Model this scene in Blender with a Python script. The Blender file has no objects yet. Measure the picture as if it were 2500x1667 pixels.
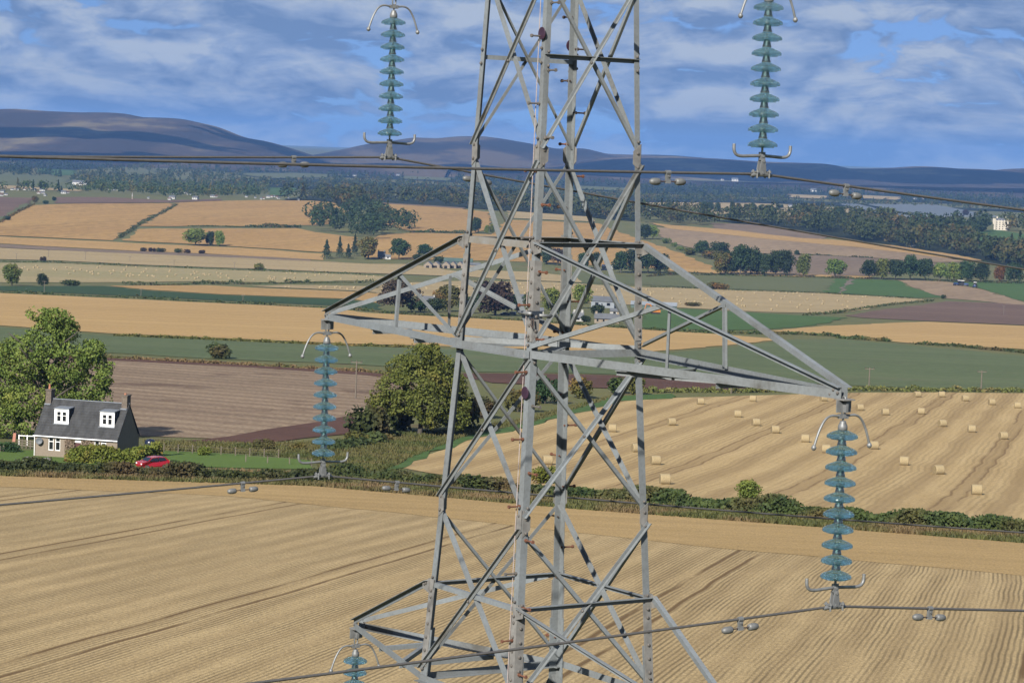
import bpy, bmesh, math, random
import numpy as np
from mathutils import Vector, Matrix, noise
random.seed(7); RNG = np.random.default_rng(11)
SC = bpy.context.scene
COL = SC.collection
# ------------------------------------------------------------------ camera
FPX, PITCH, ROLL, CAMZ = 6243.95, 0.0752, 0.0370, 100.0
IW, IH = 2500.0, 1667.0
F_ = np.array([0, math.cos(PITCH), -math.sin(PITCH)])
_R = np.array([1.0, 0, 0]); _U = np.cross(_R, F_)
R_ = math.cos(ROLL)*_R + math.sin(ROLL)*_U
U_ = -math.sin(ROLL)*_R + math.cos(ROLL)*_U
camd = bpy.data.cameras.new('camera'); cam = bpy.data.objects.new('camera', camd); COL.objects.link(cam)
camd.sensor_width = 36.0; camd.lens = FPX*36.0/IW; camd.clip_start = 0.5; camd.clip_end = 60000
m = Matrix(((R_[0], U_[0], -F_[0], 0), (R_[1], U_[1], -F_[1], 0), (R_[2], U_[2], -F_[2], CAMZ), (0, 0, 0, 1)))
cam.matrix_world = m
SC.camera = cam
# ------------------------------------------------------------------ render settings / exposure
SC.render.engine = 'CYCLES'
SC.cycles.use_denoising = True
SC.cycles.max_bounces = 10; SC.cycles.transmission_bounces = 10; SC.cycles.transparent_max_bounces = 8
SC.cycles.diffuse_bounces = 3; SC.cycles.glossy_bounces = 4; SC.cycles.volume_bounces = 0
SC.cycles.caustics_reflective = False; SC.cycles.caustics_refractive = False
SC.view_settings.view_transform = 'Standard'; SC.view_settings.look = 'None'
SC.view_settings.exposure = 1.06; SC.view_settings.gamma = 1.0
# ------------------------------------------------------------------ sun and sky
SUN_AZ, SUN_EL = math.radians(22), math.radians(32)      # light travels to the right of straight ahead
sd = bpy.data.lights.new('sun', 'SUN'); sd.energy = 5.0; sd.angle = math.radians(0.53); sd.color = (1.0, 0.945, 0.865)
sun = bpy.data.objects.new('sun', sd); COL.objects.link(sun)
ldir = Vector((math.sin(SUN_AZ)*math.cos(SUN_EL), math.cos(SUN_AZ)*math.cos(SUN_EL), -math.sin(SUN_EL)))
sun.rotation_euler = ldir.to_track_quat('-Z', 'Y').to_euler()
W = bpy.data.worlds.new('World'); SC.world = W; W.use_nodes = True
W.cycles.sampling_method = 'MANUAL'; W.cycles.sample_map_resolution = 512
CLX, CLZ, CV0 = 3.1, 1.9, 0.525
def world():
    nt = W.node_tree; nt.nodes.clear(); N = nt.nodes.new; L = nt.links.new
    out = N('ShaderNodeOutputWorld'); mix = N('ShaderNodeMixShader')
    sky = N('ShaderNodeTexSky'); sky.sky_type = 'NISHITA'; sky.sun_disc = False
    sky.sun_elevation = SUN_EL; sky.sun_rotation = math.pi + SUN_AZ
    sky.air_density = 1.0; sky.dust_density = 0.3; sky.ozone_density = 2.5
    b1 = N('ShaderNodeBackground'); b1.inputs[1].default_value = 0.052
    b2 = N('ShaderNodeBackground'); b2.inputs[1].default_value = 1.0
    hs = N('ShaderNodeHueSaturation'); hs.inputs['Saturation'].default_value = 1.22; hs.inputs['Hue'].default_value = .517
    L(sky.outputs[0], hs.inputs['Color']); L(hs.outputs[0], b1.inputs[0])
    tc = N('ShaderNodeTexCoord')
    up = N('ShaderNodeVectorMath'); up.operation = 'MULTIPLY_ADD'; up.inputs[1].default_value = (1, 1, .83); up.inputs[2].default_value = (0, 0, .17)
    nr = N('ShaderNodeVectorMath'); nr.operation = 'NORMALIZE'     # clear cold air: no white band along the horizon
    L(tc.outputs['Generated'], up.inputs[0]); L(up.outputs[0], nr.inputs[0]); L(nr.outputs[0], sky.inputs['Vector'])
    def mth(op, a, b, c=None):
        x = N('ShaderNodeMath'); x.operation = op
        for q, v in enumerate((a, b, c)):
            if v is None: continue
            if isinstance(v, (int, float)): x.inputs[q].default_value = v
            else: L(v, x.inputs[q])
        return x.outputs[0]
    def fields(dz):
        mp = N('ShaderNodeMapping'); mp.inputs['Location'].default_value = (CLX, 0.4, CLZ+dz)
        mp.inputs['Scale'].default_value = (9.5, 9.5, 28)
        L(tc.outputs['Generated'], mp.inputs['Vector'])
        def noise(sc, det, v=None):
            n = N('ShaderNodeTexNoise'); n.inputs['Scale'].default_value = sc; n.inputs['Detail'].default_value = det; n.inputs['Roughness'].default_value = .5
            L(v or mp.outputs[0], n.inputs['Vector']); return n
        base = noise(.72, 2).outputs[0]
        wn = noise(2.2, 1)
        wa = N('ShaderNodeVectorMath'); wa.operation = 'MULTIPLY_ADD'; wa.inputs[1].default_value = (.42, .42, .42)
        L(wn.outputs['Color'], wa.inputs[0]); L(mp.outputs[0], wa.inputs[2])
        sp = N('ShaderNodeSeparateXYZ'); L(tc.outputs['Generated'], sp.inputs[0])
        hb = N('ShaderNodeMapRange'); hb.interpolation_type = 'SMOOTHSTEP'; hb.inputs['From Min'].default_value = -.01; hb.inputs['From Max'].default_value = .05; hb.inputs['To Min'].default_value = .085; hb.inputs['To Max'].default_value = 0
        L(sp.outputs[2], hb.inputs['Value'])               # cloud banks crowd together towards the horizon
        d = mth('ADD', base, hb.outputs[0])
        for sc, am in ((1.7, .36), (3.9, .21), (8.5, .115), (18, .06), (36, .03)):       # heaped, rounded lumps
            n = noise(sc, 0, wa.outputs[0]).outputs[0]
            d = mth('MULTIPLY_ADD', mth('ABSOLUTE', mth('SUBTRACT', n, .5), 0), am*2, d)
        return d
    d0 = fields(0.0); d1 = fields(0.24)
    cov = N('ShaderNodeMapRange'); cov.interpolation_type = 'SMOOTHSTEP'
    cov.inputs['From Min'].default_value = CV0; cov.inputs['From Max'].default_value = CV0+.075
    L(d0, cov.inputs['Value'])
    df = N('ShaderNodeMath'); df.operation = 'SUBTRACT'; L(d0, df.inputs[0]); L(d1, df.inputs[1])
    sh = N('ShaderNodeMapRange'); sh.inputs['From Min'].default_value = -0.14; sh.inputs['From Max'].default_value = 0.17
    L(df.outputs[0], sh.inputs['Value'])
    rp = N('ShaderNodeValToRGB'); e = rp.color_ramp.elements; CK = .52
    e[0].position = 0.0; e[0].color = (0.150*CK, 0.240*CK, 0.430*CK, 1)
    e[1].position = 1.0; e[1].color = (0.400*CK, 0.470*CK, 0.585*CK, 1)
    k = rp.color_ramp.elements.new(0.5); k.color = (0.260*CK, 0.350*CK, 0.530*CK, 1)
    L(sh.outputs[0], rp.inputs[0]); L(rp.outputs[0], b2.inputs[0])
    L(cov.outputs[0], mix.inputs[0]); L(b1.outputs[0], mix.inputs[1]); L(b2.outputs[0], mix.inputs[2])
    L(mix.outputs[0], out.inputs[0])
world()
# ------------------------------------------------------------------ helpers
def tag(o, label=None, cat=None, group=None, kind=None):
    if label: o['label'] = label
    if cat: o['category'] = cat
    if group: o['group'] = group
    if kind: o['kind'] = kind
    return o
def link(name, data, parent=None, mat=None):
    o = bpy.data.objects.new(name, data); COL.objects.link(o)
    if parent: o.parent = parent
    if mat is not None and data is not None and len(data.materials) == 0: data.materials.append(mat)
    return o
def empty(name, loc, rz=0):
    o = bpy.data.objects.new(name, None); COL.objects.link(o); o.location = loc; o.rotation_euler[2] = rz
    o.empty_display_size = 0.1
    return o
def npmesh(name, V, Fq, smooth=False):
    V = np.asarray(V, np.float32); Fq = np.asarray(Fq, np.int32); k = Fq.shape[1]
    me = bpy.data.meshes.new(name)
    me.vertices.add(len(V)); me.vertices.foreach_set('co', V.ravel())
    me.loops.add(Fq.size); me.loops.foreach_set('vertex_index', Fq.ravel())
    me.polygons.add(len(Fq)); me.polygons.foreach_set('loop_start', np.arange(0, Fq.size, k, dtype=np.int32))
    me.update(calc_edges=True)
    if smooth: me.polygons.foreach_set('use_smooth', np.ones(len(Fq), bool))
    me.validate()
    return me
class MB:
    def __init__(s): s.v = []; s.f = []
    def quad(s, a, b, c, d):
        n = len(s.v); s.v += [tuple(a), tuple(b), tuple(c), tuple(d)]; s.f.append((n, n+1, n+2, n+3)); return s
    def poly(s, pts):
        n = len(s.v); s.v += [tuple(p) for p in pts]; s.f.append(tuple(range(n, n+len(pts)))); return s
    def box(s, x0, x1, y0, y1, z0, z1, M=None):
        c = [Vector((x, y, z)) for z in (z0, z1) for y in (y0, y1) for x in (x0, x1)]
        if M is not None: c = [M @ p for p in c]
        n = len(s.v); s.v += [tuple(p) for p in c]
        for f in ((0, 2, 3, 1), (4, 5, 7, 6), (0, 1, 5, 4), (2, 6, 7, 3), (0, 4, 6, 2), (1, 3, 7, 5)):
            s.f.append(tuple(n+i for i in f))
        return s
    def prism(s, prof, p0, p1):          # closed profile of offset vectors swept from p0 to p1
        n = len(s.v); k = len(prof)
        s.v += [tuple(Vector(p0)+Vector(q)) for q in prof] + [tuple(Vector(p1)+Vector(q)) for q in prof]
        for i in range(k):
            j = (i+1) % k; s.f.append((n+i, n+j, n+k+j, n+k+i))
        s.f.append(tuple(n+i for i in reversed(range(k)))); s.f.append(tuple(n+k+i for i in range(k)))
        return s
    def angle(s, p0, p1, d1, d2, w, t, w2=None):
        p0 = Vector(p0); p1 = Vector(p1); ax = (p1-p0).normalized()
        d1 = Vector(d1); d2 = Vector(d2)
        d1 = (d1-ax*d1.dot(ax)).normalized(); d2 = d2-ax*d2.dot(ax); d2 = (d2-d1*d2.dot(d1)).normalized()
        w2 = w2 or w
        return s.prism([d1*0, d1*w, d1*w+d2*t, d1*t+d2*t, d1*t+d2*w2, d2*w2], p0, p1)
    def tube(s, pts, r, n=8, cap=True):
        pts = [Vector(p) for p in pts]; rs = r if isinstance(r, (list, tuple)) else [r]*len(pts)
        base = len(s.v); up = Vector((0, 0, 1)); prev = None
        for i, p in enumerate(pts):
            t = (pts[min(i+1, len(pts)-1)]-pts[max(i-1, 0)]).normalized()
            if prev is None:
                x = t.cross(up) if abs(t.dot(up)) < .95 else t.cross(Vector((1, 0, 0)))
            else: x = prev-t*prev.dot(t)
            x.normalize(); y = t.cross(x); prev = x
            for j in range(n):
                a = 2*math.pi*j/n; s.v.append(tuple(p+(x*math.cos(a)+y*math.sin(a))*rs[i]))
        for i in range(len(pts)-1):
            for j in range(n):
                k = (j+1) % n; s.f.append((base+i*n+j, base+i*n+k, base+(i+1)*n+k, base+(i+1)*n+j))
        if cap:
            s.f.append(tuple(base+j for j in reversed(range(n)))); s.f.append(tuple(base+(len(pts)-1)*n+j for j in range(n)))
        return s
    def lathe(s, prof, n=24, M=None, close=True):     # (r, z) profile about Z; r=0 ends are pinched
        base = len(s.v)
        for r, z in prof:
            for j in range(n):
                a = 2*math.pi*j/n; p = Vector((r*math.cos(a), r*math.sin(a), z)); s.v.append(tuple(M @ p if M is not None else p))
        for i in range(len(prof)-1):
            for j in range(n):
                k = (j+1) % n; s.f.append((base+i*n+j, base+i*n+k, base+(i+1)*n+k, base+(i+1)*n+j))
        if close:
            s.f.append(tuple(base+j for j in reversed(range(n)))); s.f.append(tuple(base+(len(prof)-1)*n+j for j in range(n)))
        return s
    def mesh(s, name, smooth=False):
        me = bpy.data.meshes.new(name); me.from_pydata(s.v, [], s.f)
        bm = bmesh.new(); bm.from_mesh(me); bmesh.ops.recalc_face_normals(bm, faces=bm.faces); bm.to_mesh(me); bm.free()
        if smooth: me.polygons.foreach_set('use_smooth', np.ones(len(me.polygons), bool))
        return me
    def build(s, name, mat, parent=None, smooth=False):
        return link(name, s.mesh(name, smooth), parent, mat)
# ------------------------------------------------------------------ materials
MATS = {}
def nodes(name):
    mt = bpy.data.materials.new(name); mt.use_nodes = True; nt = mt.node_tree
    return mt, nt, nt.nodes['Principled BSDF'], nt.nodes.new, nt.links.new
KA = .535      # sunlit straw reflects about a third of the light
def simple(name, col, rough=0.7, metal=0.0, var=0.25, scale=3.0, bump=0.0, col2=None, spec=0.5, stretch=(1, 1, 1), coord='Object', ka=None):
    ka = KA if ka is None else ka; col = tuple(c*ka for c in col); col2 = tuple(c*ka for c in col2) if col2 else None
    mt, nt, P, N, L = nodes(name)
    tc = N('ShaderNodeTexCoord'); mp = N('ShaderNodeMapping'); mp.inputs['Scale'].default_value = stretch
    L(tc.outputs[coord], mp.inputs['Vector'])
    n = N('ShaderNodeTexNoise'); n.inputs['Scale'].default_value = scale; n.inputs['Detail'].default_value = 6; n.inputs['Roughness'].default_value = .62
    L(mp.outputs[0], n.inputs['Vector'])
    r = N('ShaderNodeValToRGB'); r.color_ramp.elements[0].position = .32; r.color_ramp.elements[1].position = .68
    c2 = col2 or tuple(c*(1-var) for c in col)
    r.color_ramp.elements[0].color = (*c2, 1); r.color_ramp.elements[1].color = (*[min(1, c*(1+var*.4)) for c in col], 1)
    L(n.outputs[0], r.inputs[0]); L(r.outputs[0], P.inputs['Base Color'])
    P.inputs['Roughness'].default_value = rough; P.inputs['Metallic'].default_value = metal
    P.inputs['Specular IOR Level'].default_value = spec
    if bump:
        b = N('ShaderNodeBump'); b.inputs['Strength'].default_value = bump; b.inputs['Distance'].default_value = .02
        L(n.outputs[0], b.inputs['Height']); L(b.outputs[0], P.inputs['Normal'])
    MATS[name] = mt; return mt
def steel():
    mt, nt, P, N, L = nodes('galvanised_steel')
    g = N('ShaderNodeNewGeometry')
    n = N('ShaderNodeTexNoise'); n.inputs['Scale'].default_value = 2.3; n.inputs['Detail'].default_value = 7; n.inputs['Roughness'].default_value = .65
    L(g.outputs['Position'], n.inputs['Vector'])
    n2 = N('ShaderNodeTexNoise'); n2.inputs['Scale'].default_value = 34; n2.inputs['Detail'].default_value = 4
    L(g.outputs['Position'], n2.inputs['Vector'])
    oi = N('ShaderNodeObjectInfo')
    r = N('ShaderNodeValToRGB'); E = r.color_ramp.elements
    E[0].position = .30; E[0].color = (0.078, 0.077, 0.070, 1); E[1].position = .74; E[1].color = (0.165, 0.183, 0.192, 1)
    k = E.new(.42); k.color = (0.130, 0.139, 0.140, 1)
    ad = N('ShaderNodeMath'); ad.operation = 'MULTIPLY_ADD'; ad.inputs[1].default_value = .22; L(oi.outputs['Random'], ad.inputs[0])
    s0 = N('ShaderNodeMath'); s0.operation = 'SUBTRACT'; L(n.outputs[0], s0.inputs[0]); s0.inputs[1].default_value = .06
    L(s0.outputs[0], ad.inputs[2]); L(ad.outputs[0], r.inputs[0])
    mx = N('ShaderNodeMixRGB'); mx.blend_type = 'MULTIPLY'; mx.inputs[0].default_value = .26
    r2 = N('ShaderNodeValToRGB'); r2.color_ramp.elements[0].position = .38; r2.color_ramp.elements[0].color = (.55, .54, .52, 1)
    r2.color_ramp.elements[1].position = .55; r2.color_ramp.elements[1].color = (1, 1, 1, 1)
    L(n2.outputs[0], r2.inputs[0]); L(r.outputs[0], mx.inputs[1]); L(r2.outputs[0], mx.inputs[2]); L(mx.outputs[0], P.inputs['Base Color'])
    P.inputs['Roughness'].default_value = .62; P.inputs['Metallic'].default_value = .15
    b = N('ShaderNodeBump'); b.inputs['Strength'].default_value = .25; b.inputs['Distance'].default_value = .004
    L(n2.outputs[0], b.inputs['Height']); L(b.outputs[0], P.inputs['Normal'])
    return mt
STEEL = steel()
PLATE = simple('weathered_plate', (.30, .29, .27), .65, .1, .35, 9)
BROWNBAR = simple('stained_steel', (.20, .175, .135), .8, 0, .45, 7, col2=(.30, .30, .29))
BOLT = simple('bolt_steel', (.23, .21, .19), .55, .3, .3, 12)
RUSTBOLT = simple('rusty_bolt', (.22, .085, .045), .85, 0, .5, 15)
DARKBOLT = simple('dark_bolt', (.09, .06, .05), .8, 0, .4, 15)
HARD = simple('zinc_fitting', (.30, .31, .31), .5, .3, .3, 14)
CAPM = simple('insulator_cap', (.62, .63, .61), .35, .5, .45, 26, stretch=(.2, .2, 2.2))
WIRE = simple('aluminium_conductor', (.115, .11, .105), .7, .1, .25, 30)
PURPLE = simple('purple_enamel', (.055, .022, .045), .5, 0, .3, 8)
WEIGHT = simple('damper_weight', (.22, .225, .22), .55, .2, .3, 25)
def glass():
    mt, nt, P, N, L = nodes('toughened_glass')
    P.inputs['Base Color'].default_value = (.84, .965, .97, 1); P.inputs['Roughness'].default_value = .04
    P.inputs['IOR'].default_value = 1.45; P.inputs['Transmission Weight'].default_value = 1.0
    # clear body that lets daylight through, with a faint milky green tint that catches the sun
    tr = N('ShaderNodeBsdfTransparent'); tr.inputs[0].default_value = (.70, .88, .89, 1)
    df = N('ShaderNodeBsdfPrincipled'); df.inputs['Base Color'].default_value = (.26, .38, .40, 1); df.inputs['Roughness'].default_value = .15
    m1 = N('ShaderNodeMixShader'); m1.inputs[0].default_value = .42; m2 = N('ShaderNodeMixShader'); m2.inputs[0].default_value = .04
    L(P.outputs[0], m1.inputs[1]); L(tr.outputs[0], m1.inputs[2]); L(m1.outputs[0], m2.inputs[1]); L(df.outputs[0], m2.inputs[2]); L(m2.outputs[0], nt.nodes['Material Output'].inputs[0])
    return mt
GLASS = glass()
def field_mat(name, c1, c2, rdir=None, sp=None, rs=.25, big=.012, med=.12, c3=None, tram=None, tcol=(.10, .065, .035), fine=2.2, patch=.5, row2=None, long=.08, fc=.45):
    """ground cover: c1/c2 patchy colours, rows of straw along rdir every sp metres, wheel lines every tram metres"""
    mt, nt, P, N, L = nodes(name)
    c1, c2, tcol = [tuple(v*KA for v in c) for c in (c1, c2, tcol)]; c3 = tuple(v*KA for v in c3) if c3 else None
    g = N('ShaderNodeNewGeometry')
    def noise(sc, det=3, v=None):
        n = N('ShaderNodeTexNoise'); n.inputs['Scale'].default_value = sc; n.inputs['Detail'].default_value = det; n.inputs['Roughness'].default_value = .6
        L(v if v is not None else g.outputs['Position'], n.inputs['Vector']); return n.outputs[0]
    def ramp(v, a, b):
        r = N('ShaderNodeMapRange'); r.inputs['From Min'].default_value = a; r.inputs['From Max'].default_value = b; L(v, r.inputs['Value']); return r.outputs[0]
    def mix(f, a, b, bt='MIX'):
        x = N('ShaderNodeMixRGB'); x.blend_type = bt
        for i, v in ((0, f), (1, a), (2, b)):
            if isinstance(v, (int, float)): x.inputs[i].default_value = v
            elif isinstance(v, tuple): x.inputs[i].default_value = (*v, 1)
            else: L(v, x.inputs[i])
        return x.outputs[0]
    st = g.outputs['Position']
    if rdir is not None:
        mp = N('ShaderNodeMapping'); mp.vector_type = 'POINT'; mp.inputs['Rotation'].default_value = (0, 0, rdir)
        L(g.outputs['Position'], mp.inputs['Vector'])     # after this X runs across the rows, Y along them
        sx = N('ShaderNodeMapping'); sx.inputs['Scale'].default_value = (1, long, 1); L(mp.outputs[0], sx.inputs['Vector']); st = sx.outputs[0]
    f1 = ramp(noise(big), .35, .65)
    f2 = ramp(noise(med, 4, st), .3, .7)
    fm = N('ShaderNodeMath'); fm.operation = 'MULTIPLY_ADD'; L(f2, fm.inputs[0]); fm.inputs[1].default_value = patch; 
    f1h = N('ShaderNodeMath'); f1h.operation = 'MULTIPLY'; L(f1, f1h.inputs[0]); f1h.inputs[1].default_value = 1-patch
    L(f1h.outputs[0], fm.inputs[2])
    col = mix(fm.outputs[0], c1, c2)
    if c3: col = mix(ramp(noise(big*3.1, 5), .58, .68), col, c3)
    nf = noise(fine, 4)
    col = mix(fc, col, mix(ramp(nf, .3, .7), (.55, .55, .55), (1.3, 1.3, 1.3)), 'MULTIPLY')
    if sp:
        xyz = N('ShaderNodeSeparateXYZ'); L(mp.outputs[0], xyz.inputs[0])
        wob = N('ShaderNodeMath'); wob.operation = 'MULTIPLY_ADD'; L(noise(.05, 2, mp.outputs[0]), wob.inputs[0]); wob.inputs[1].default_value = sp*2.5; L(xyz.outputs[0], wob.inputs[2])
        def lines(period, lo, hi):
            d = N('ShaderNodeMath'); d.operation = 'DIVIDE'; L(wob.outputs[0], d.inputs[0]); d.inputs[1].default_value = period
            p = N('ShaderNodeMath'); p.operation = 'PINGPONG'; L(d.outputs[0], p.inputs[0]); p.inputs[1].default_value = .5
            return ramp(p.outputs[0], lo, hi)
        rowv = lines(sp, .12, .30)
        inv = N('ShaderNodeMath'); inv.operation = 'SUBTRACT'; inv.inputs[0].default_value = 1; L(rowv, inv.inputs[1])
        msk_ = N('ShaderNodeMath'); msk_.operation = 'MULTIPLY'; L(inv.outputs[0], msk_.inputs[0]); L(ramp(noise(.16/max(sp, .3), 4, st), .34, .60), msk_.inputs[1])
        rmod = N('ShaderNodeMath'); rmod.operation = 'MULTIPLY_ADD'; L(msk_.outputs[0], rmod.inputs[0]); rmod.inputs[1].default_value = -rs*1.3; rmod.inputs[2].default_value = 1
        col = mix(1.0, col, rmod.outputs[0], 'MULTIPLY')
        if row2:
            q = lines(row2[0], .10, .34); col = mix(ramp(q, 1, 0), col, mix(row2[1], col, tcol)) 
        if tram:
            # pairs of wheel lines: two dark lines 1.9 m apart
            for off in (-.95, .95):
                o = N('ShaderNodeMath'); o.operation = 'ADD'; L(wob.outputs[0], o.inputs[0]); o.inputs[1].default_value = off
                d = N('ShaderNodeMath'); d.operation = 'DIVIDE'; L(o.outputs[0], d.inputs[0]); d.inputs[1].default_value = tram
                p = N('ShaderNodeMath'); p.operation = 'PINGPONG'; L(d.outputs[0], p.inputs[0]); p.inputs[1].default_value = .5
                msk = ramp(p.outputs[0], .26/tram, .10/tram)
                brk = N('ShaderNodeMath'); brk.operation = 'MULTIPLY'; L(msk, brk.inputs[0]); L(ramp(noise(.6, 4, st), .36, .5), brk.inputs[1])
                col = mix(brk.outputs[0], col, tcol)
    L(col, P.inputs['Base Color'])
    P.inputs['Roughness'].default_value = .95; P.inputs['Specular IOR Level'].default_value = .12
    b = N('ShaderNodeBump'); b.inputs['Strength'].default_value = .5; b.inputs['Distance'].default_value = .12
    L(nf, b.inputs['Height']); L(b.outputs[0], P.inputs['Normal'])
    return mt
def leaf_mat(name, c1, c2, c3, sc=.35, aut=.62, trans=.25):
    mt, nt, P, N, L = nodes(name)
    g = N('ShaderNodeNewGeometry'); oi = N('ShaderNodeObjectInfo')
    n = N('ShaderNodeTexNoise'); n.inputs['Scale'].default_value = sc; n.inputs['Detail'].default_value = 3; L(g.outputs['Position'], n.inputs['Vector'])
    n2 = N('ShaderNodeTexNoise'); n2.inputs['Scale'].default_value = sc*6; n2.inputs['Detail'].default_value = 2; L(g.outputs['Position'], n2.inputs['Vector'])
    r = N('ShaderNodeMapRange'); r.inputs['From Min'].default_value = .35; r.inputs['From Max'].default_value = .65; L(n2.outputs[0], r.inputs['Value'])
    m1 = N('ShaderNodeMixRGB'); m1.inputs[1].default_value = (*c1, 1); m1.inputs[2].default_value = (*c2, 1); L(r.outputs[0], m1.inputs[0])
    r2 = N('ShaderNodeMapRange'); r2.inputs['From Min'].default_value = aut-.06; r2.inputs['From Max'].default_value = aut+.12; L(n.outputs[0], r2.inputs['Value'])
    m2 = N('ShaderNodeMixRGB'); m2.inputs[2].default_value = (*c3, 1); L(r2.outputs[0], m2.inputs[0]); L(m1.outputs[0], m2.inputs[1])
    hs = N('ShaderNodeHueSaturation'); L(m2.outputs[0], hs.inputs['Color'])
    v = N('ShaderNodeMapRange'); v.inputs['To Min'].default_value = .75; v.inputs['To Max'].default_value = 1.25; L(oi.outputs['Random'], v.inputs['Value']); L(v.outputs[0], hs.inputs['Value'])
    h = N('ShaderNodeMapRange'); h.inputs['To Min'].default_value = .475; h.inputs['To Max'].default_value = .515; L(oi.outputs['Random'], h.inputs['Value']); L(h.outputs[0], hs.inputs['Hue'])
    L(hs.outputs[0], P.inputs['Base Color']); P.inputs['Roughness'].default_value = .7; P.inputs['Specular IOR Level'].default_value = .2
    tr = N('ShaderNodeBsdfTranslucent'); L(hs.outputs[0], tr.inputs[0]); mx = N('ShaderNodeMixShader'); mx.inputs[0].default_value = trans
    out = nt.nodes['Material Output']; L(P.outputs[0], mx.inputs[1]); L(tr.outputs[0], mx.inputs[2]); L(mx.outputs[0], out.inputs[0])
    return mt
# ------------------------------------------------------------------ terrain: a hillside falling to a broad valley
_py = np.array([-4000, -400, 0, 143, 320, 600, 900, 1200, 1500, 1800, 2050, 2500, 3000, 3400, 3900, 4400, 5000, 7000, 9500, 12000, 16000, 40000.])
_ph = np.array([-250, -12, 16.5, 27.3, 40.6, 51, 64.5, 78, 89, 95.5, 97.5, 92.5, 84.5, 80, 87, 95, 98, 100, 98, 90, 60, 60.])
_gy = np.arange(-4000, 40000, 20.0); _gh = np.interp(_gy, _py, _ph)
def _sm(h, n):
    k = np.hanning(n+2)[1:-1]; k /= k.sum(); return np.convolve(np.pad(h, (n//2, n//2), mode='edge'), k, mode='valid')
_gh = np.where(_gy < 250, _gh, np.where(_gy < 700, _sm(_gh, 7), _sm(_gh, 15)))
def TZ(x, y):
    x = np.asarray(x, float); y = np.asarray(y, float)
    A = np.clip((y-650)/600, 0, 1)*np.clip((3300-y)/500, 0, 1)
    und = A*(1.1*np.sin(x/210+y/900)+.8*np.sin(x/97-y/410+1.3)+.7*np.sin(y/170+x/333))
    return CAMZ-np.interp(y, _gy, _gh)+und
def ray(u, v):
    d = F_*FPX+R_*(u-IW/2)-U_*(v-IH/2); return d/np.linalg.norm(d)
_ss = np.geomspace(40, 26000, 620)
def G(u, v, up=0.0):
    """the first point of the ground seen at photo pixel (u, v)"""
    d = ray(u, v); s = _ss/math.hypot(d[0], d[1])
    P = np.array([0, 0, CAMZ])+s[:, None]*d
    h = P[:, 2]-TZ(P[:, 0], P[:, 1])
    i = np.nonzero(h <= 0)[0]
    if len(i) == 0: i = len(s)-1
    else: i = i[0]
    if i == 0: q = P[0]
    else:
        t = h[i-1]/(h[i-1]-h[i]) if h[i-1] != h[i] else 0; t = min(max(t, 0), 1); q = P[i-1]+(P[i]-P[i-1])*t
    return Vector((q[0], q[1], float(TZ(q[0], q[1]))+up))
def PXM(p): return FPX/p.y            # photo pixels per metre at a point
def terrain():
    ys = np.concatenate([np.arange(-700, 0, 50), np.arange(0, 400, 6), np.arange(400, 1200, 16), np.arange(1200, 5000, 40), np.geomspace(5000, 30000, 40)])
    nx = 81; V = []
    for y in ys:
        half = 260+abs(y)*.62; xs = np.linspace(-half, half, nx); V.append(np.stack([xs, np.full(nx, y), TZ(xs, np.full(nx, y))-.01-.00003*max(y, 0)], -1))
    V = np.concatenate(V); i = np.arange(len(ys)-1)[:, None]*nx+np.arange(nx-1)[None, :]
    Fq = np.stack([i, i+1, i+1+nx, i+nx], -1).reshape(-1, 4)
    o = link('ground', npmesh('ground', V, Fq, True), None, M_ROUGH); tag(o, 'rough grass ground under and between the fields', None, None, 'structure')
M_ROUGH = field_mat('rough_grass', (.20, .185, .075), (.13, .15, .055), big=.02, med=.3, c3=(.16, .125, .065), fine=1.2)
terrain()
# ------------------------------------------------------------------ fields (each draped on the ground)
def drape(name, px, mat, layer=1, label=None, raw=False, smooth=True, rag=True):
    pts = [(p.x, p.y) for p in ([G(*q) for q in px] if not raw else px)]
    if rag:                                     # ragged, trampled margins
        rr_ = random.Random(len(pts)*7+int(pts[0][0])); q = []
        for (xa, ya), (xb, yb) in zip(pts, pts[1:]+pts[:1]):
            L_ = math.hypot(xb-xa, yb-ya); k = int(max(1, min(40, L_/(4+.006*abs(ya))))); nx_, ny_ = -(yb-ya)/max(L_, .01), (xb-xa)/max(L_, .01)
            for i in range(k):
                t = i/k; am = 0 if i == 0 else rr_.gauss(0, 1)*min(L_/k*.2, .25+.0007*abs(ya)); q.append((xa+(xb-xa)*t+nx_*am, ya+(yb-ya)*t+ny_*am))
        pts = q
    bm = bmesh.new(); vs = [bm.verts.new((x, y, 0)) for x, y in pts]
    f = bm.faces.new(vs); bmesh.ops.triangulate(bm, faces=[f], ngon_method='EAR_CLIP')
    a = np.array(pts); x0, y0 = a.min(0); x1, y1 = a.max(0)
    sy = 6.0 if y0 < 380 else 16.0 if y0 < 1150 else 40.0; sx = max(12.0, min(60.0, (x1-x0)/8))
    for c, lo, hi, st in ((0, x0, x1, sx), (1, y0, y1, sy)):
        for t in np.arange(math.ceil(lo/st)*st, hi, st):
            no = (1, 0, 0) if c == 0 else (0, 1, 0); co = (t, 0, 0) if c == 0 else (0, t, 0)
            bmesh.ops.bisect_plane(bm, geom=bm.verts[:]+bm.edges[:]+bm.faces[:], plane_co=co, plane_no=no, dist=1e-4)
    for v in bm.verts:
        v.co.z = float(TZ(v.co.x, v.co.y))+(.012+.00005*max(v.co.y, 0))*layer
    bmesh.ops.recalc_face_normals(bm, faces=bm.faces)
    if bm.faces and sum(f.normal.z for f in bm.faces) < 0: bmesh.ops.reverse_faces(bm, faces=bm.faces)
    me = bpy.data.meshes.new(name); bm.to_mesh(me); bm.free()
    o = link(name, me, None, mat); tag(o, label, None, None, 'structure'); return o
RD1, RD2 = .214, .240
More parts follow.
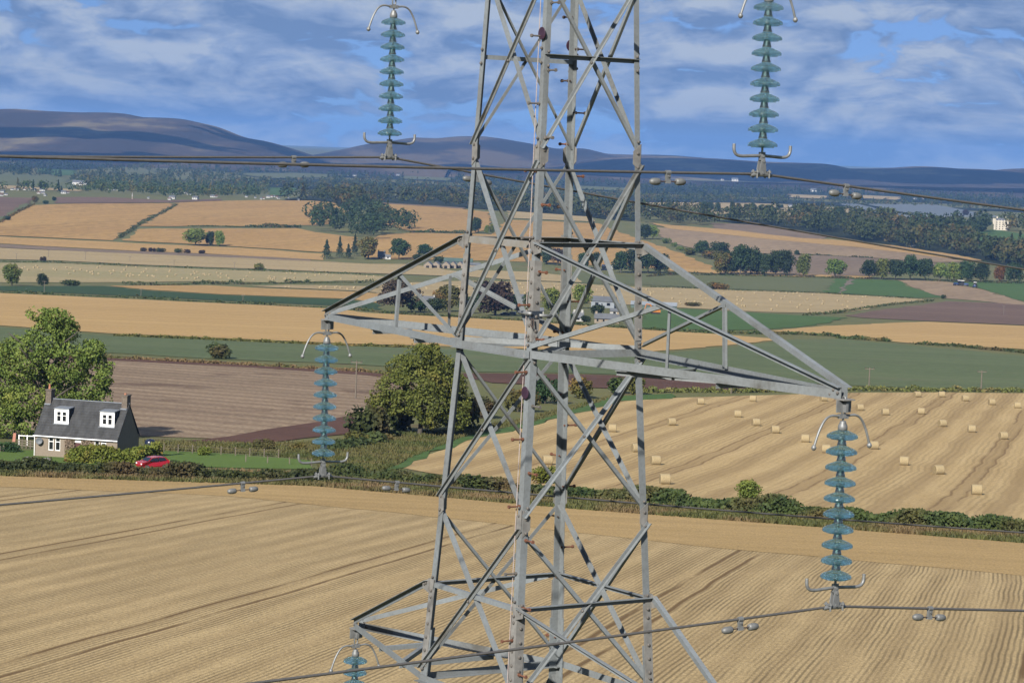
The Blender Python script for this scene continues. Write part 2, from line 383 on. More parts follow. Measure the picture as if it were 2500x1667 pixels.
M_STUB = field_mat('near_stubble', (.66, .49, .25), (.53, .385, .19), RD1, .34, .38, .03, .55, tram=24, tcol=(.20, .125, .055), fine=6.5, patch=.6, row2=(2.7, .20), long=.05, fc=1.0)
M_HEAD = field_mat('headland_stubble', (.61, .42, .185), (.50, .34, .145), -1.45, .5, .22, .03, .35, fine=5.5, patch=.6, fc=.9)
M_BALE = field_mat('baled_stubble', (.66, .485, .24), (.50, .35, .16), RD2, .9, .16, .02, .55, fine=3, patch=.75, row2=(6.2, .42), tcol=(.27, .175, .08), tram=18.6, long=.012, fc=.6)
M_GOLD = field_mat('golden_stubble', (.62, .415, .175), (.53, .345, .14), -1.52, 5, .12, .01, .07, fine=.8, patch=.75, long=.03, row2=(23, .18), tcol=(.30, .18, .06))
M_GOLDF = field_mat('golden_stubble_far', (.54, .345, .135), (.47, .295, .11), -1.5, 14, .12, .006, .04, fine=.3, patch=.7, long=.03)
M_PALE = field_mat('pale_stubble', (.52, .40, .21), (.41, .31, .155), -1.45, 9, .12, .006, .04, fine=.4, patch=.7, long=.03)
M_PALEG = field_mat('greening_stubble', (.46, .36, .185), (.34, .30, .14), -1.45, 9, .07, .006, .03, fine=.4, patch=.5)
M_BROWN = field_mat('brown_stubble', (.52, .325, .115), (.42, .25, .09), .35, 22, .16, .005, .03, fine=.25, patch=.65, long=.04)
M_PINK = field_mat('stony_stubble', (.46, .345, .225), (.33, .235, .155), -1.02, 1.15, .40, .02, .5, fine=1.5, patch=.6, c3=(.22, .15, .10), row2=(7.5, .45), tcol=(.17, .105, .07), fc=1.0, long=.05)
M_SOIL = field_mat('red_soil', (.15, .078, .055), (.115, .060, .044), -1.1, 2.5, .25, .02, .3, fine=2, patch=.5)
M_MAROON = field_mat('maroon_soil', (.23, .15, .105), (.165, .105, .078), -1.1, 12, .2, .01, .06, fine=.4, patch=.7, long=.03)
M_GREYB = field_mat('grey_brown_stubble', (.40, .29, .175), (.31, .22, .135), .45, 17, .16, .006, .03, fine=.3, patch=.6)
M_GREYD = field_mat('dull_brown_stubble', (.27, .20, .135), (.22, .16, .11), .45, 15, .14, .006, .03, fine=.3, patch=.6)
M_GREEN = field_mat('winter_crop', (.16, .195, .09), (.105, .145, .062), -1.4, 7, .14, .01, .07, c3=(.15, .17, .085), fine=.6, patch=.7, long=.02, row2=(24, .15), tcol=(.20, .21, .11))
M_DGREEN = field_mat('dark_green_crop', (.050, .095, .034), (.042, .080, .030), -1.4, 8, .15, .01, .06, fine=.6, patch=.7, long=.03)
M_BGREEN = field_mat('bright_green_crop', (.095, .165, .045), (.078, .145, .038), -1.4, 10, .14, .01, .06, fine=.4, patch=.7, long=.03)
M_PAST = field_mat('pasture', (.16, .17, .075), (.135, .155, .065), -1.4, 9, .05, .008, .04, c3=(.15, .14, .065), fine=.4)
M_LAWN = field_mat('lawn', (.14, .215, .045), (.115, .185, .04), big=.05, med=.4, fine=3)
M_TRACK = field_mat('track', (.24, .20, .15), (.20, .16, .12), big=.03, med=.3, fine=1.5)
FIELDS = [
 # name, polygon in photo pixels, material, layer
 ('stubble_field', [(-160, 1163), (0, 1160), (380, 1175), (760, 1187), (1050, 1212), (1400, 1243), (1587, 1255), (1914, 1281), (2148, 1299), (2500, 1327), (2700, 1345), (2900, 1900), (-300, 1900)], M_STUB, 2),
 ('headland', [(-160, 1163), (0, 1160), (380, 1175), (760, 1187), (1050, 1212), (1400, 1243), (1587, 1255), (1914, 1281), (2148, 1299), (2500, 1327), (2700, 1345), (2700, 1425), (2150, 1375), (1600, 1322), (1050, 1262), (560, 1212), (-160, 1182)], M_HEAD, 3),
 ('stubble_field', [(985, 1143), (1046, 1110), (1140, 1074), (1303, 1038), (1502, 979), (1640, 972), (1755, 969), (2053, 960), (2300, 958), (2640, 962), (2640, 1300), (2500, 1280), (2150, 1256), (1900, 1240), (1600, 1222), (1400, 1203), (1150, 1168)], M_BALE, 2),
 ('grass_margin', [(940, 1150), (1030, 1098), (1130, 1062), (1300, 1026), (1502, 969), (1640, 962), (1640, 974), (1502, 981), (1303, 1040), (1140, 1076), (1046, 1112), (990, 1142)], M_BGREEN, 3),
 ('garden_lawn', [(384, 1100), (560, 1108), (700, 1118), (770, 1126), (765, 1146), (560, 1142), (400, 1137), (340, 1130)], M_LAWN, 2),
 ('garden_lawn', [(-120, 1098), (100, 1100), (345, 1112), (345, 1140), (100, 1128), (-120, 1122)], M_LAWN, 2),
 ('arable_field', [(-160, 868), (260, 877), (481, 888), (614, 895), (895, 913), (1010, 935), (980, 994), (850, 1022), (700, 1047), (560, 1072), (347, 1065), (-160, 1062)], M_PINK, 2),
 ('soil_strip', [(430, 1078), (560, 1066), (700, 1042), (850, 1016), (985, 988), (985, 1010), (850, 1060), (640, 1082)], M_SOIL, 3),
 ('soil_strip', [(-160, 860), (260, 869), (481, 880), (614, 888), (900, 905), (1020, 918), (1010, 938), (895, 917), (614, 898), (481, 891), (260, 880), (-160, 871)], M_SOIL, 3),
 ('green_field', [(-160, 793), (0, 800), (278, 821), (434, 827), (850, 845), (1280, 858), (1560, 868), (1780, 849), (1925, 830), (2048, 828), (2500, 869), (2660, 884), (2660, 958), (2500, 955), (2300, 950), (2036, 940), (1800, 928), (1568, 917), (1364, 910), (1147, 908), (850, 889), (506, 876), (278, 862), (-160, 850)], M_GREEN, 2),
 ('soil_strip', [(1100, 912), (1364, 914), (1568, 919), (1800, 927), (2036, 941), (2000, 952), (1800, 954), (1568, 952), (1400, 945), (1200, 935)], M_SOIL, 3),
 ('golden_field', [(-160, 708), (0, 716), (278, 729), (578, 743), (820, 754), (895, 764), (1256, 782), (1375, 790), (1585, 804), (1780, 818), (1913, 829), (1780, 843), (1560, 861), (1280, 852), (970, 842), (850, 839), (434, 821), (278, 815), (0, 795), (-160, 788)], M_GOLD, 2),
 ('golden_field', [(1880, 808), (2010, 796), (2265, 786), (2500, 796), (2660, 806), (2660, 866), (2500, 853), (2223, 838), (2048, 821), (1925, 812)], M_GOLD, 2),
 ('green_field', [(-160, 695), (0, 699), (253, 699), (361, 710), (542, 721), (850, 732), (923, 742), (923, 757), (820, 747), (578, 736), (278, 721), (-160, 704)], M_DGREEN, 2),
 ('golden_field', [(267, 698), (506, 697), (614, 703), (850, 712), (925, 717), (925, 740), (850, 730), (542, 719), (361, 708)], M_GOLDF, 2),
 ('pale_field', [(614, 700), (700, 696), (925, 700), (925, 715), (850, 710)], M_PALE, 3),
 ('pale_field', [(-160, 636), (0, 642), (145, 643), (361, 652), (470, 656), (850, 670), (960, 676), (960, 688), (850, 686), (687, 690), (452, 688), (307, 690), (-160, 690)], M_PALEG, 2),
 ('pale_field', [(-160, 600), (0, 606), (325, 620), (759, 638), (900, 645), (1010, 646), (1150, 668), (1130, 676), (850, 666), (470, 652), (361, 648), (145, 637), (-160, 630)], M_PALE, 3),
 ('ploughed_strip', [(-160, 588), (0, 597), (325, 614), (506, 621), (759, 634), (759, 638), (325, 620), (0, 605), (-160, 598)], M_GREYD, 3),
 ('golden_field', [(-160, 570), (0, 578), (260, 590), (361, 596), (578, 605), (790, 620), (790, 636), (506, 620), (325, 613), (0, 595), (-160, 586)], M_GOLDF, 2),
 ('brown_field', [(-160, 580), (-160, 555), (0, 543), (30, 522), (72, 502), (200, 498), (412, 497), (426, 500), (370, 526), (314, 560), (276, 588), (0, 576)], M_BROWN, 3),
 ('brown_field', [(438, 495), (520, 492), (614, 490), (759, 491), (812, 495), (846, 517), (800, 548), (723, 553), (506, 553), (340, 553), (386, 530)], M_BROWN, 3),
 ('brown_field', [(340, 560), (506, 559), (723, 558), (770, 568), (870, 580), (860, 616), (777, 616), (564, 602), (455, 596), (300, 588)], M_BROWN, 3),
 ('ploughed_field', [(-160, 478), (0, 482), (80, 484), (68, 498), (30, 520), (0, 540), (-160, 558)], M_MAROON, 2),
 ('ploughed_field', [(136, 482), (260, 482), (420, 490), (542, 486), (542, 490), (412, 495), (200, 497), (136, 497)], M_MAROON, 2),
 ('pasture_strip', [(0, 533), (64, 497), (70, 500), (26, 530), (0, 545)], M_PAST, 4),
 ('brown_field', [(930, 498), (1050, 503), (1132, 512), (1200, 519), (1190, 560), (1160, 570), (1000, 564), (930, 545)], M_BROWN, 3),
 ('grey_strip', [(926, 492), (1050, 498), (1132, 506), (1132, 511), (930, 498)], M_GREYD, 4),
 ('brown_field', [(880, 590), (930, 574), (1010, 569), (1200, 573), (1240, 537), (1460, 546), (1508, 566), (1627, 606), (1740, 652), (1740, 660), (1640, 657), (1500, 652), (1320, 640), (1020, 634), (900, 632)], M_BROWN, 2),
 ('pale_field', [(1243, 514), (1446, 530), (1450, 542), (1240, 533)], M_PALE, 3),
 ('golden_field', [(1627, 655), (1740, 660), (2000, 672), (2130, 676), (2120, 681), (1800, 672), (1627, 662)], M_GOLDF, 4),
 ('arable_field', [(1600, 556), (1680, 562), (1800, 576), (1950, 592), (2100, 600), (2300, 628), (2360, 640), (2280, 641), (2125, 630), (1925, 620), (1800, 618), (1690, 606), (1626, 590), (1600, 570)], M_GREYB, 3),
 ('arable_field', [(1740, 545), (1830, 549), (1950, 566), (2020, 580), (2040, 578), (2000, 585), (1900, 578), (1740, 558)], M_GREYD, 3),
 ('golden_field', [(1580, 544), (1640, 551), (1800, 564), (1950, 582), (2030, 586), (2180, 600), (2340, 624), (2420, 640), (2300, 630), (2100, 605), (1950, 592), (1800, 577), (1640, 560)], M_GOLDF, 4),
 ('arable_field', [(1900, 620), (2000, 622), (2130, 631), (2280, 642), (2300, 655), (2125, 674), (1900, 670), (1780, 662)], M_GREYD, 2),
 ('pasture', [(1380, 662), (1500, 671), (1800, 674), (2038, 680), (2014, 714), (1800, 706), (1600, 697), (1400, 690)], M_PAST, 2),
 ('green_field', [(2036, 680), (2189, 685), (2303, 727), (2240, 727), (2014, 714)], M_BGREEN, 2),
 ('farm_track', [(2070, 682), (2076, 682), (2058, 717), (2046, 716)], M_TRACK, 3),
 ('ploughed_field', [(2189, 684), (2310, 688), (2400, 708), (2500, 738), (2560, 750), (2303, 728)], M_GREYB, 2),
 ('green_field', [(2325, 687), (2500, 690), (2660, 695), (2660, 760), (2500, 736), (2400, 706)], M_BGREEN, 2),
 ('pale_field', [(920, 692), (1147, 686), (1350, 689), (1500, 699), (1755, 707), (2014, 716), (2255, 731), (2160, 746), (2031, 766), (1860, 762), (1670, 752), (1500, 742), (1200, 730), (1000, 724), (920, 716)], M_PALE, 2),
 ('pale_field', [(1150, 660), (1280, 664), (1400, 676), (1420, 690), (1250, 684), (1140, 676)], M_PALE, 3),
 ('ploughed_field', [(2065, 771), (2138, 758), (2308, 736), (2500, 742), (2660, 750), (2660, 806), (2500, 794), (2265, 784), (2100, 776)], M_MAROON, 2),
 ('meadow', [(1560, 800), (1575, 762), (1670, 754), (1959, 771), (2070, 776), (1985, 795), (1891, 803), (1800, 806), (1640, 805)], M_BGREEN, 2),
 ('green_field', [(2305, 592), (2340, 580), (2420, 561), (2500, 572), (2660, 580), (2660, 608), (2500, 602), (2400, 607)], M_BGREEN, 2),
 ('pale_field', [(1570, 495), (1650, 494), (1800, 495), (1925, 500), (1925, 507), (1780, 510), (1640, 506), (1570, 503)], M_PALE, 2),
 ('pale_field', [(1640, 510), (1800, 513), (1878, 509), (2000, 507), (2138, 511), (2190, 520), (2185, 532), (2050, 530), (1900, 528), (1640, 520)], M_PALE, 2),
 ('pale_field', [(1630, 520), (1690, 524), (1670, 534), (1630, 532)], M_PALE, 2),
 ('pasture', [(-160, 424), (0, 424), (160, 432), (175, 452), (230, 462), (200, 464), (100, 458), (0, 450), (-160, 446)], M_PAST, 2),
 ('green_field', [(95, 412), (180, 416), (185, 428), (140, 430), (90, 420)], M_BGREEN, 2),
 ('golden_field', [(-160, 449), (0, 452), (100, 459), (205, 464), (195, 468), (60, 463), (-160, 458)], M_PALE, 3),
 ('green_field', [(655, 460), (725, 461), (700, 478), (660, 480)], M_BGREEN, 6),
 ('pasture', [(980, 431), (1110, 437), (1100, 443), (985, 439)], M_PAST, 6), ('pale_field', [(1925, 476), (2020, 480), (2010, 487), (1930, 484)], M_PALE, 6), ('pale_field', [(2100, 478), (2200, 483), (2190, 490), (2105, 486)], M_PALE, 6), ('pasture', [(1400, 455), (1540, 461), (1530, 468), (1410, 463)], M_PAST, 6), ('pasture', [(300, 420), (380, 418), (390, 426), (320, 430)], M_PAST, 6),
 ('pasture', [(430, 434), (460, 436), (455, 442), (420, 441)], M_PAST, 6),
 ('pasture', [(560, 425), (720, 424), (810, 428), (800, 436), (660, 437)], M_PAST, 6),
]
for nm, px, mt, ly in FIELDS: drape(nm, px, mt, ly)
# ------------------------------------------------------------------ far hills
def hill_mat(name, c1, c2, c3):
    mt, nt, P, N, L = nodes(name); g = N('ShaderNodeNewGeometry')
    mp = N('ShaderNodeMapping'); mp.inputs['Scale'].default_value = (1, .35, 5); L(g.outputs['Position'], mp.inputs['Vector'])
    n = N('ShaderNodeTexNoise'); n.inputs['Scale'].default_value = .0024; n.inputs['Detail'].default_value = 8; n.inputs['Roughness'].default_value = .6; L(mp.outputs[0], n.inputs['Vector'])
    r = N('ShaderNodeValToRGB'); E = r.color_ramp.elements; E[0].position = .42; E[0].color = (*c1, 1); E[1].position = .60; E[1].color = (*c3, 1); k = E.new(.53); k.color = (*c2, 1)
    L(n.outputs[0], r.inputs[0]); L(r.outputs[0], P.inputs['Base Color']); P.inputs['Roughness'].default_value = 1; P.inputs['Specular IOR Level'].default_value = 0
    return mt
M_HILL = hill_mat('heather_hill', (.036, .029, .025), (.062, .047, .036), (.125, .10, .055))
M_HILLD = hill_mat('dark_moor', (.026, .023, .022), (.044, .036, .031), (.085, .066, .045))
def hill(name, label, ridge, dist, depth, mat, seed):
    us = np.array([r[0] for r in ridge], float); vs = np.array([r[1] for r in ridge], float)
    n = 220; uu = np.linspace(us[0], us[-1], n)
    vv = np.interp(uu, us, vs); k = np.hanning(9); k /= k.sum(); vv = np.convolve(np.pad(vv, 4, mode='edge'), k, mode='valid')
    rg = np.random.default_rng(seed); m_ = 64; V = np.zeros((m_, n, 3))
    nz = rg.normal(size=(8, 12))
    for i in range(n):
        d = ray(uu[i], vv[i]); s = dist/d[1]; top = np.array([0, 0, CAMZ])+d*s
        for j in range(m_):
            t = j/(m_-1)*2-1                       # -1 near foot, 0 ridge, 1 far foot
            y = dist+t*depth; x = top[0]*(1+.0*t)
            base = TZ(x, y)-30
            e = (math.cos(math.pi*t)*.5+.5)**.9
            if t < 0:
                w = sum(math.sin(x/(260+190*k_)+nz[k_ % 8, 2]*3+t*5*nz[k_ % 8, 3])*nz[k_ % 8, 4] for k_ in range(6))
                e += .03*w*(1-abs(2*e-1))
                e += .10*noise.fractal(Vector((x/900, y/700, seed)), 1.0, 2.0, 5)*(1-abs(2*e-1))
            V[j, i] = (x, y, base+(top[2]-base)*max(e, 0))
    i = np.arange(m_-1)[:, None]*n+np.arange(n-1)[None, :]
    Fq = np.stack([i, i+1, i+1+n, i+n], -1).reshape(-1, 4)
    o = link(name, npmesh(name, V.reshape(-1, 3), Fq, True), None, mat); tag(o, label, None, None, 'structure'); return o
hill('hill', 'broad brown mountain on the left skyline', [(-700, 330), (-450, 300), (-200, 272), (0, 268), (40, 266), (120, 272), (190, 275), (260, 275), (300, 277), (345, 287), (400, 288), (440, 290), (480, 299), (520, 308), (560, 326), (590, 336), (640, 344), (680, 356), (720, 370), (760, 385), (850, 420)], 11000, 2600, M_HILL, 3)
hill('hill', 'dark moorland hill behind the pylon', [(700, 405), (780, 378), (850, 364), (900, 352), (960, 344), (1010, 336), (1070, 338), (1120, 333), (1180, 333), (1220, 338), (1290, 350), (1360, 364), (1390, 362), (1430, 363), (1480, 376), (1540, 378), (1600, 378), (1650, 380), (1720, 386), (1800, 395), (1900, 420)], 13500, 3200, M_HILLD, 5)
hill('hill', 'long low heather hill on the right skyline', [(1250, 420), (1380, 398), (1480, 384), (1640, 382), (1760, 388), (1860, 395), (1960, 398), (2020, 400), (2060, 412), (2150, 412), (2200, 410), (2250, 406), (2290, 408), (2340, 412), (2400, 413), (2450, 418), (2480, 413), (2560, 410), (2700, 405), (2950, 420), (3200, 450)], 12000, 2800, M_HILL, 8)
hill('hill', 'low wooded rise at the foot of the mountain', [(-700, 380), (-300, 378), (0, 380), (200, 381), (420, 384), (600, 390), (760, 396), (900, 402), (1100, 410)], 8600, 1500, M_HILLD, 12)
hill('hill', 'low wooded rise at the foot of the right hills', [(900, 418), (1100, 412), (1300, 416), (1500, 430), (1700, 442), (1900, 446), (2100, 452), (2300, 458), (2600, 462), (2900, 470)], 8800, 1500, M_HILLD, 13)
# ------------------------------------------------------------------ pylon
PHI = .9813; PC = Vector((.3472, 24.0723, CAMZ))
AV = Vector((math.cos(PHI), -math.sin(PHI), 0)); BV = Vector((math.sin(PHI), math.cos(PHI), 0)); ZV = Vector((0, 0, 1))
ZA, ZB, ZC, ZD, ZE, ZG, ZH = .849, -.044, -.869, -1.847, -3.398, -4.181, -5.072
ZT = 1.66; ZTM = 2.55; ZPK = 5.2; ZGR = float(TZ(PC.x, PC.y))-CAMZ
def PW(z):
    if z >= ZD: return max(.6247+.0334*(ZD-z), .10) if z < 2.6 else max(.10, .476-(z-2.6)*.145)
    return .6247+.0536*(ZD-z) if z > ZH else .797+.085*(ZH-z)
def leg(sa, sb, z): return PC+(AV*sa+BV*sb)*PW(z)+ZV*z
LG = {'L': (-1, -1), 'N': (1, -1), 'F': (-1, 1), 'R': (1, 1)}
def LP(k, z): return leg(*LG[k], z)
FACES = [('L', 'N', -BV), ('N', 'R', AV), ('F', 'R', BV), ('L', 'F', -AV)]
py = empty('lattice_pylon', (PC.x, PC.y, CAMZ+ZGR))
tag(py, 'tall grey lattice steel pylon with cross arms filling the middle of the view', 'pylon')
PYI = Matrix.Translation(-Vector(py.location))
class PB(MB):                                  # geometry given in world space, stored relative to the pylon's base
    def build(s, name, mat, parent=py, smooth=False):
        o = link(name, s.mesh(name, smooth), parent, mat); o.matrix_parent_inverse = Matrix.Translation(-Vector(py.location)) if parent is py else Matrix.Identity(4)
        return o
def bolt_heads(pts, r=.016, h=.014):
    mb = PB()
    for p, n in pts:
        n = Vector(n).normalized(); x = n.orthogonal().normalized(); y = n.cross(x); p = Vector(p)
        ring = lambda rr, hh: [p+n*hh+(x*math.cos(a)+y*math.sin(a))*rr for a in [i*math.pi/3 for i in range(6)]]
        a, b, c = ring(r, -.004), ring(r, h*.7), ring(r*.55, h)
        k = len(mb.v); mb.v += [tuple(q) for q in a+b+c]
        for i in range(6):
            j = (i+1) % 6; mb.f += [(k+i, k+j, k+6+j, k+6+i), (k+6+i, k+6+j, k+12+j, k+12+i)]
        mb.f.append(tuple(k+12+i for i in range(6)))
    return mb
for k, (sa, sb) in LG.items():
    legs = []
    for z0, z1, w, t in ((ZPK, ZD+.42, .058, .006), (ZD+.46, ZH+.42, .074, .007), (ZH+.46, ZGR-.3, .10, .010)):
        zs = [z0, 2.6, z1] if z0 > 2.6 > z1 else ([z0, ZD, z1] if z0 > ZD > z1 else ([z0, ZH, z1] if z0 > ZH > z1 else [z0, z1]))
        mb = PB()
        for q0, q1 in zip(zs[:-1], zs[1:]): mb.angle(LP(k, q0), LP(k, q1), -AV*sa, -BV*sb, w, t)
        legs.append(mb.build('leg', STEEL))
    # splice plates where the leg sections join, outside both flanges
    for zj, w in ((ZD+.44, .078), (ZH+.44, .092)):
        mb = PB(); o = (AV*sa+BV*sb)*.007
        mb.angle(LP(k, zj+.40)+o, LP(k, zj-.34)+o, -AV*sa, -BV*sb, w, .006); sp = mb.build('splice_plate', PLATE)
        pts = []
        for q in range(6):
            z = zj+.33-q*.13
            pts += [(LP(k, z)+o-AV*sa*w*.5, BV*sb), (LP(k, z-.05)+o-BV*sb*w*.5, AV*sa)]
        bolt_heads(pts).build('splice_bolts', BOLT)['kind'] = 'stuff'
    pts = []
    for zj in (ZT, ZA, ZB, ZC, ZD, ZE, ZG, ZH):
        for dz in (.07, -.06):
            pts += [(LP(k, zj+dz)-AV*sa*.036+BV*sb*.012, BV*sb), (LP(k, zj+dz-.03)-BV*sb*.036+AV*sa*.012, AV*sa)]
    bolt_heads(pts, .014).build('node_bolts', BOLT)['kind'] = 'stuff'
def brace(p, q, n, w, out, mat=STEEL, name='diagonal_brace'):
    ax = (q-p).normalized(); d1 = n.cross(ax)
    if d1.z < 0: d1 = -d1
    off = n*(.010 if out > 0 else -.012)
    if n.dot(BV) < -.5: d1 = -d1               # on this face the standing flange runs along the upper edge
    PB().angle(p+off-d1*w*.5, q+off-d1*w*.5, d1, n*out, w, .006).build(name, mat)
PANELS = [(ZTM+1.4, ZT, .030), (ZT, ZB, .031), (ZB, ZD, .034), (ZD, ZE, .035), (ZE, ZH, .037), (ZH, -9.2, .06), (-9.2, -14.2, .07), (-14.2, ZGR+.4, .08)]
for a, b, n in FACES:
    for zt, zb, w in PANELS:
        brace(LP(a, zb+.06), LP(b, zt-.06), n, w, 1)
        brace(LP(b, zb+.06), LP(a, zt-.06), n, w, -1)
        m_ = (LP(a, zb)+LP(b, zt))*.5
        bolt_heads([(LP(a, zb+.06)*.5+LP(b, zt-.06)*.5+n*.02, n), (LP(a, zb+.1)*.97+LP(b, zt-.06)*.03+n*.02, n), (LP(b, zb+.1)*.97+LP(a, zt-.06)*.03+n*.014, n)], .013).build('brace_bolts', BOLT)['kind'] = 'stuff'
for (a, b, n), zz in ((FACES[3], ZA), (FACES[1], ZA)):
    ax = (LP(b, zz)-LP(a, zz)).normalized()
    PB().angle(LP(a, zz)-n*.020+ZV*.02, LP(b, zz)-n*.020+ZV*.02, -ZV, n, .042, .006).build('horizontal_strut', STEEL)
for i, (a, b, n) in enumerate(FACES):
    PB().angle(LP(a, ZC)+n*.004+ZV*.03, LP(b, ZC)+n*.004+ZV*.03, -ZV, n if i == 1 else -n, .062 if i != 1 else .045, .006).build('horizontal_strut', BROWNBAR if i in (0, 3) else STEEL)
    PB().angle(LP(a, ZG)+n*.004+ZV*.02, LP(b, ZG)+n*.004+ZV*.02, -ZV, n if i == 1 else -n, .045, .006).build('horizontal_strut', STEEL)
    for zz, w in ((ZT, .06), (ZD, .070), (ZH, .065)):
        PB().angle(LP(a, zz)+n*.016-ZV*.05, LP(b, zz)+n*.016-ZV*.05, ZV, n if i in (0, 2) else -n, w, .007, .06).build('arm_belt', STEEL)
    # gusset plates on the legs
    for zz in (ZB, ZE):
        for k, o in ((a, b), (b, a)):
            d = (LP(o, zz)-LP(k, zz)).normalized(); p = LP(k, zz)+n*.005
            PB().prism([d*.0+ZV*.13, d*.085+ZV*.06, d*.085-ZV*.06, -ZV*.13], p, p+n*.006).build('gusset_plate', PLATE)
    for zz in (ZC, ZG):
        for k, o in ((a, b), (b, a)):
            d = (LP(o, zz)-LP(k, zz)).normalized(); p = LP(k, zz)+n*.007-d*.02
            PB().prism([d*.0+ZV*.05, d*.10+ZV*.05, d*.07-ZV*.07, -ZV*.07], p, p+n*.005).build('gusset_plate', PLATE)
# plan bracing inside the mid-arm belt
PB().angle(LP('L', ZD), LP('R', ZD), ZV, BV, .05, .006).build('plan_brace', STEEL)
PB().angle(LP('N', ZD)-ZV*.06, LP('F', ZD)-ZV*.06, ZV, AV, .05, .006).build('plan_brace', STEEL)
ARM = {}
def arm(side, zb, zt, r, tall, post):
    ks = ('L', 'F') if side < 0 else ('N', 'R'); tip = PC+AV*side*r+ZV*(zb-.02)
    tipt = PC+AV*side*r+ZV*(zb-.012)
    mids = []
    for k in ks:
        sb = LG[k][1]; inn = -BV*sb
        o = BV*sb*.012
        PB().angle(LP(k, zb)+o-ZV*.05-AV*side*.06, tip+BV*sb*.035-ZV*.05, ZV, inn, tall, .007, .07).build('bottom_chord', STEEL)
        tz = LP(k, zt)+AV*side*.02
        PB().angle(tz+o+ZV*.03, tipt+BV*sb*.03+ZV*.04, -ZV, -inn, .048, .006, .046).build('top_chord', STEEL)
        bolt_heads([(LP(k, zt)+AV*side*(.05+.03*i)-ZV*.015*i+BV*sb*.02, BV*sb) for i in range(2)], .013).build('chord_bolts', BOLT)['kind'] = 'stuff'
        PB().prism([AV*side*0+ZV*.05, AV*side*.12-ZV*.0, AV*side*.11-ZV*.06, AV*side*0-ZV*.09], LP(k, zt)+BV*sb*.012, LP(k, zt)+BV*sb*.02).build('gusset_plate', PLATE)
        if post:
            f = .455
            pb = LP(k, zb).lerp(tip, f); pt = LP(k, zt).lerp(tipt, f); mids.append((pb, pt))
            PB().angle(pt-BV*sb*.01, pb-BV*sb*.01, AV*side, inn, .032, .005).build('arm_post', STEEL)
            ax = LP(k, zb)-pt
            PB().angle(pt+AV*side*-.03+BV*sb*.016, LP(k, zb+.04)+AV*side*.02+BV*sb*.016, ZV, inn, .040, .006).build('arm_diagonal', STEEL)
    b0 = LP(ks[0], zb); b1 = LP(ks[1], zb)
    for f, g in ((.30, .30), (.30, .62), (.62, .62)):
        PB().angle(b0.lerp(tip, f)-ZV*.055, b1.lerp(tip, g)-ZV*.055, AV*side, -ZV, .045, .005).build('arm_lacing', STEEL)
    # tip plates and hanger
    mb = PB(); mb.box(-.05, .07, -.06, .06, -.055, -.045, Matrix.Translation(tip) @ Matrix.Rotation(-PHI, 4, 'Z'))
    mb.build('tip_plate', PLATE)
    mb = PB(); M = Matrix.Translation(tip+ZV*-.055) @ Matrix.Rotation(-PHI, 4, 'Z')
    mb.box(-.006, .006, -.075, .075, -.10, 0, M); mb.box(-.045, .045, -.012, .012, -.10, 0, M); mb.build('hanger_plate', HARD)
    bolt_heads([(tip+BV*s*.045+ZV*z-AV*side*x, BV*s) for s in (-1, 1) for z, x in ((.0, .03), (.02, .08), (.05, .05), (-.02, .12))], .013).build('tip_bolts', BOLT)['kind'] = 'stuff'
RM, RU, RL = 4.2244, 3.0464, 3.3979
for s in (-1, 1):
    arm(s, ZT, ZTM, RU, .065, False); arm(s, ZD, ZC, RM, .072, True); arm(s, ZH, ZG, RL, .065, False)
# step bolts up the near and the far leg, alternating flanges
for k in ('N', 'F'):
    sa, sb = LG[k]; i = 0; z = 2.55 if k == 'N' else 2.50
    while z > -9:
        z -= .305; i += 1
        d = -AV*sa if i % 2 else -BV*sb            # flange the bolt goes through
        n = BV*sb if i % 2 else AV*sa
        p = LP(k, z)+d*.045; dirn = n
        mb = PB(); mb.tube([p-dirn*.02, p+dirn*.115], .0085, 7); mb.tube([p+dirn*.113, p+dirn*.13], .0165, 7); mb.tube([p+dirn*.004, p+dirn*.02], .017, 6)
        rust = RUSTBOLT if z < .1 and (i*7+ord(k)) % 5 else (DARKBOLT if k == 'F' else BOLT)
        mb.build('step_bolt', rust)
# round phase plates on the legs
for k, z, dx in (('N', 1.10, -1), ('N', -2.16, -1), ('F', 1.06, 1)):
    sa, sb = LG[k]; p = LP(k, z)+(BV*sb*.03 if dx < 0 else -AV*.05)-AV*sa*.02*(1 if dx < 0 else 0)+ZV*-.05
    M = Matrix.Translation(p) @ (BV*sb if dx < 0 else AV*sa).to_track_quat('Z', 'Y').to_matrix().to_4x4()
    mb = PB(); mb.lathe([(.052, -.003), (.058, 0), (.052, .003)], 20, M); o = mb.build('phase_plate', PURPLE); o['label'] = 'round purple enamel plate'
# climbing clamp on the near leg and the rope it holds
p = LP('N', -1.50)
cl = empty('climbing_clamp', p); tag(cl, 'small bright steel climbing clamp gripping the near pylon leg', 'clamp')
R0 = Matrix.Rotation(-PHI, 4, 'Z')
mb = MB(); mb.box(-.02, .015, -.03, .10, -.035, .035, R0); mb.build('body', simple('clamp_blue', (.07, .09, .12), .4, .3, .3, 20), cl)
mb = MB(); mb.tube([R0 @ Vector((-.17, -.035, .012)), R0 @ Vector((.03, -.035, .012))], .017, 10); mb.tube([R0 @ Vector((.02, .06, -.004)), R0 @ Vector((.02, .20, -.012))], .015, 10)
mb.tube([R0 @ Vector((.02, .20, -.012)), R0 @ Vector((.02, .27, -.02))], .005, 6); mb.build('screw', HARD, cl, True)
mb = MB(); mb.tube([Vector((-.01, -.04, -.03)), Vector((-.012, -.05, -.09)), Vector((.0, -.05, -.12)), Vector((.012, -.045, -.09)), Vector((.008, -.04, -.03))], .006, 6); mb.build('karabiner', DARKBOLT, cl)
rp = MB()
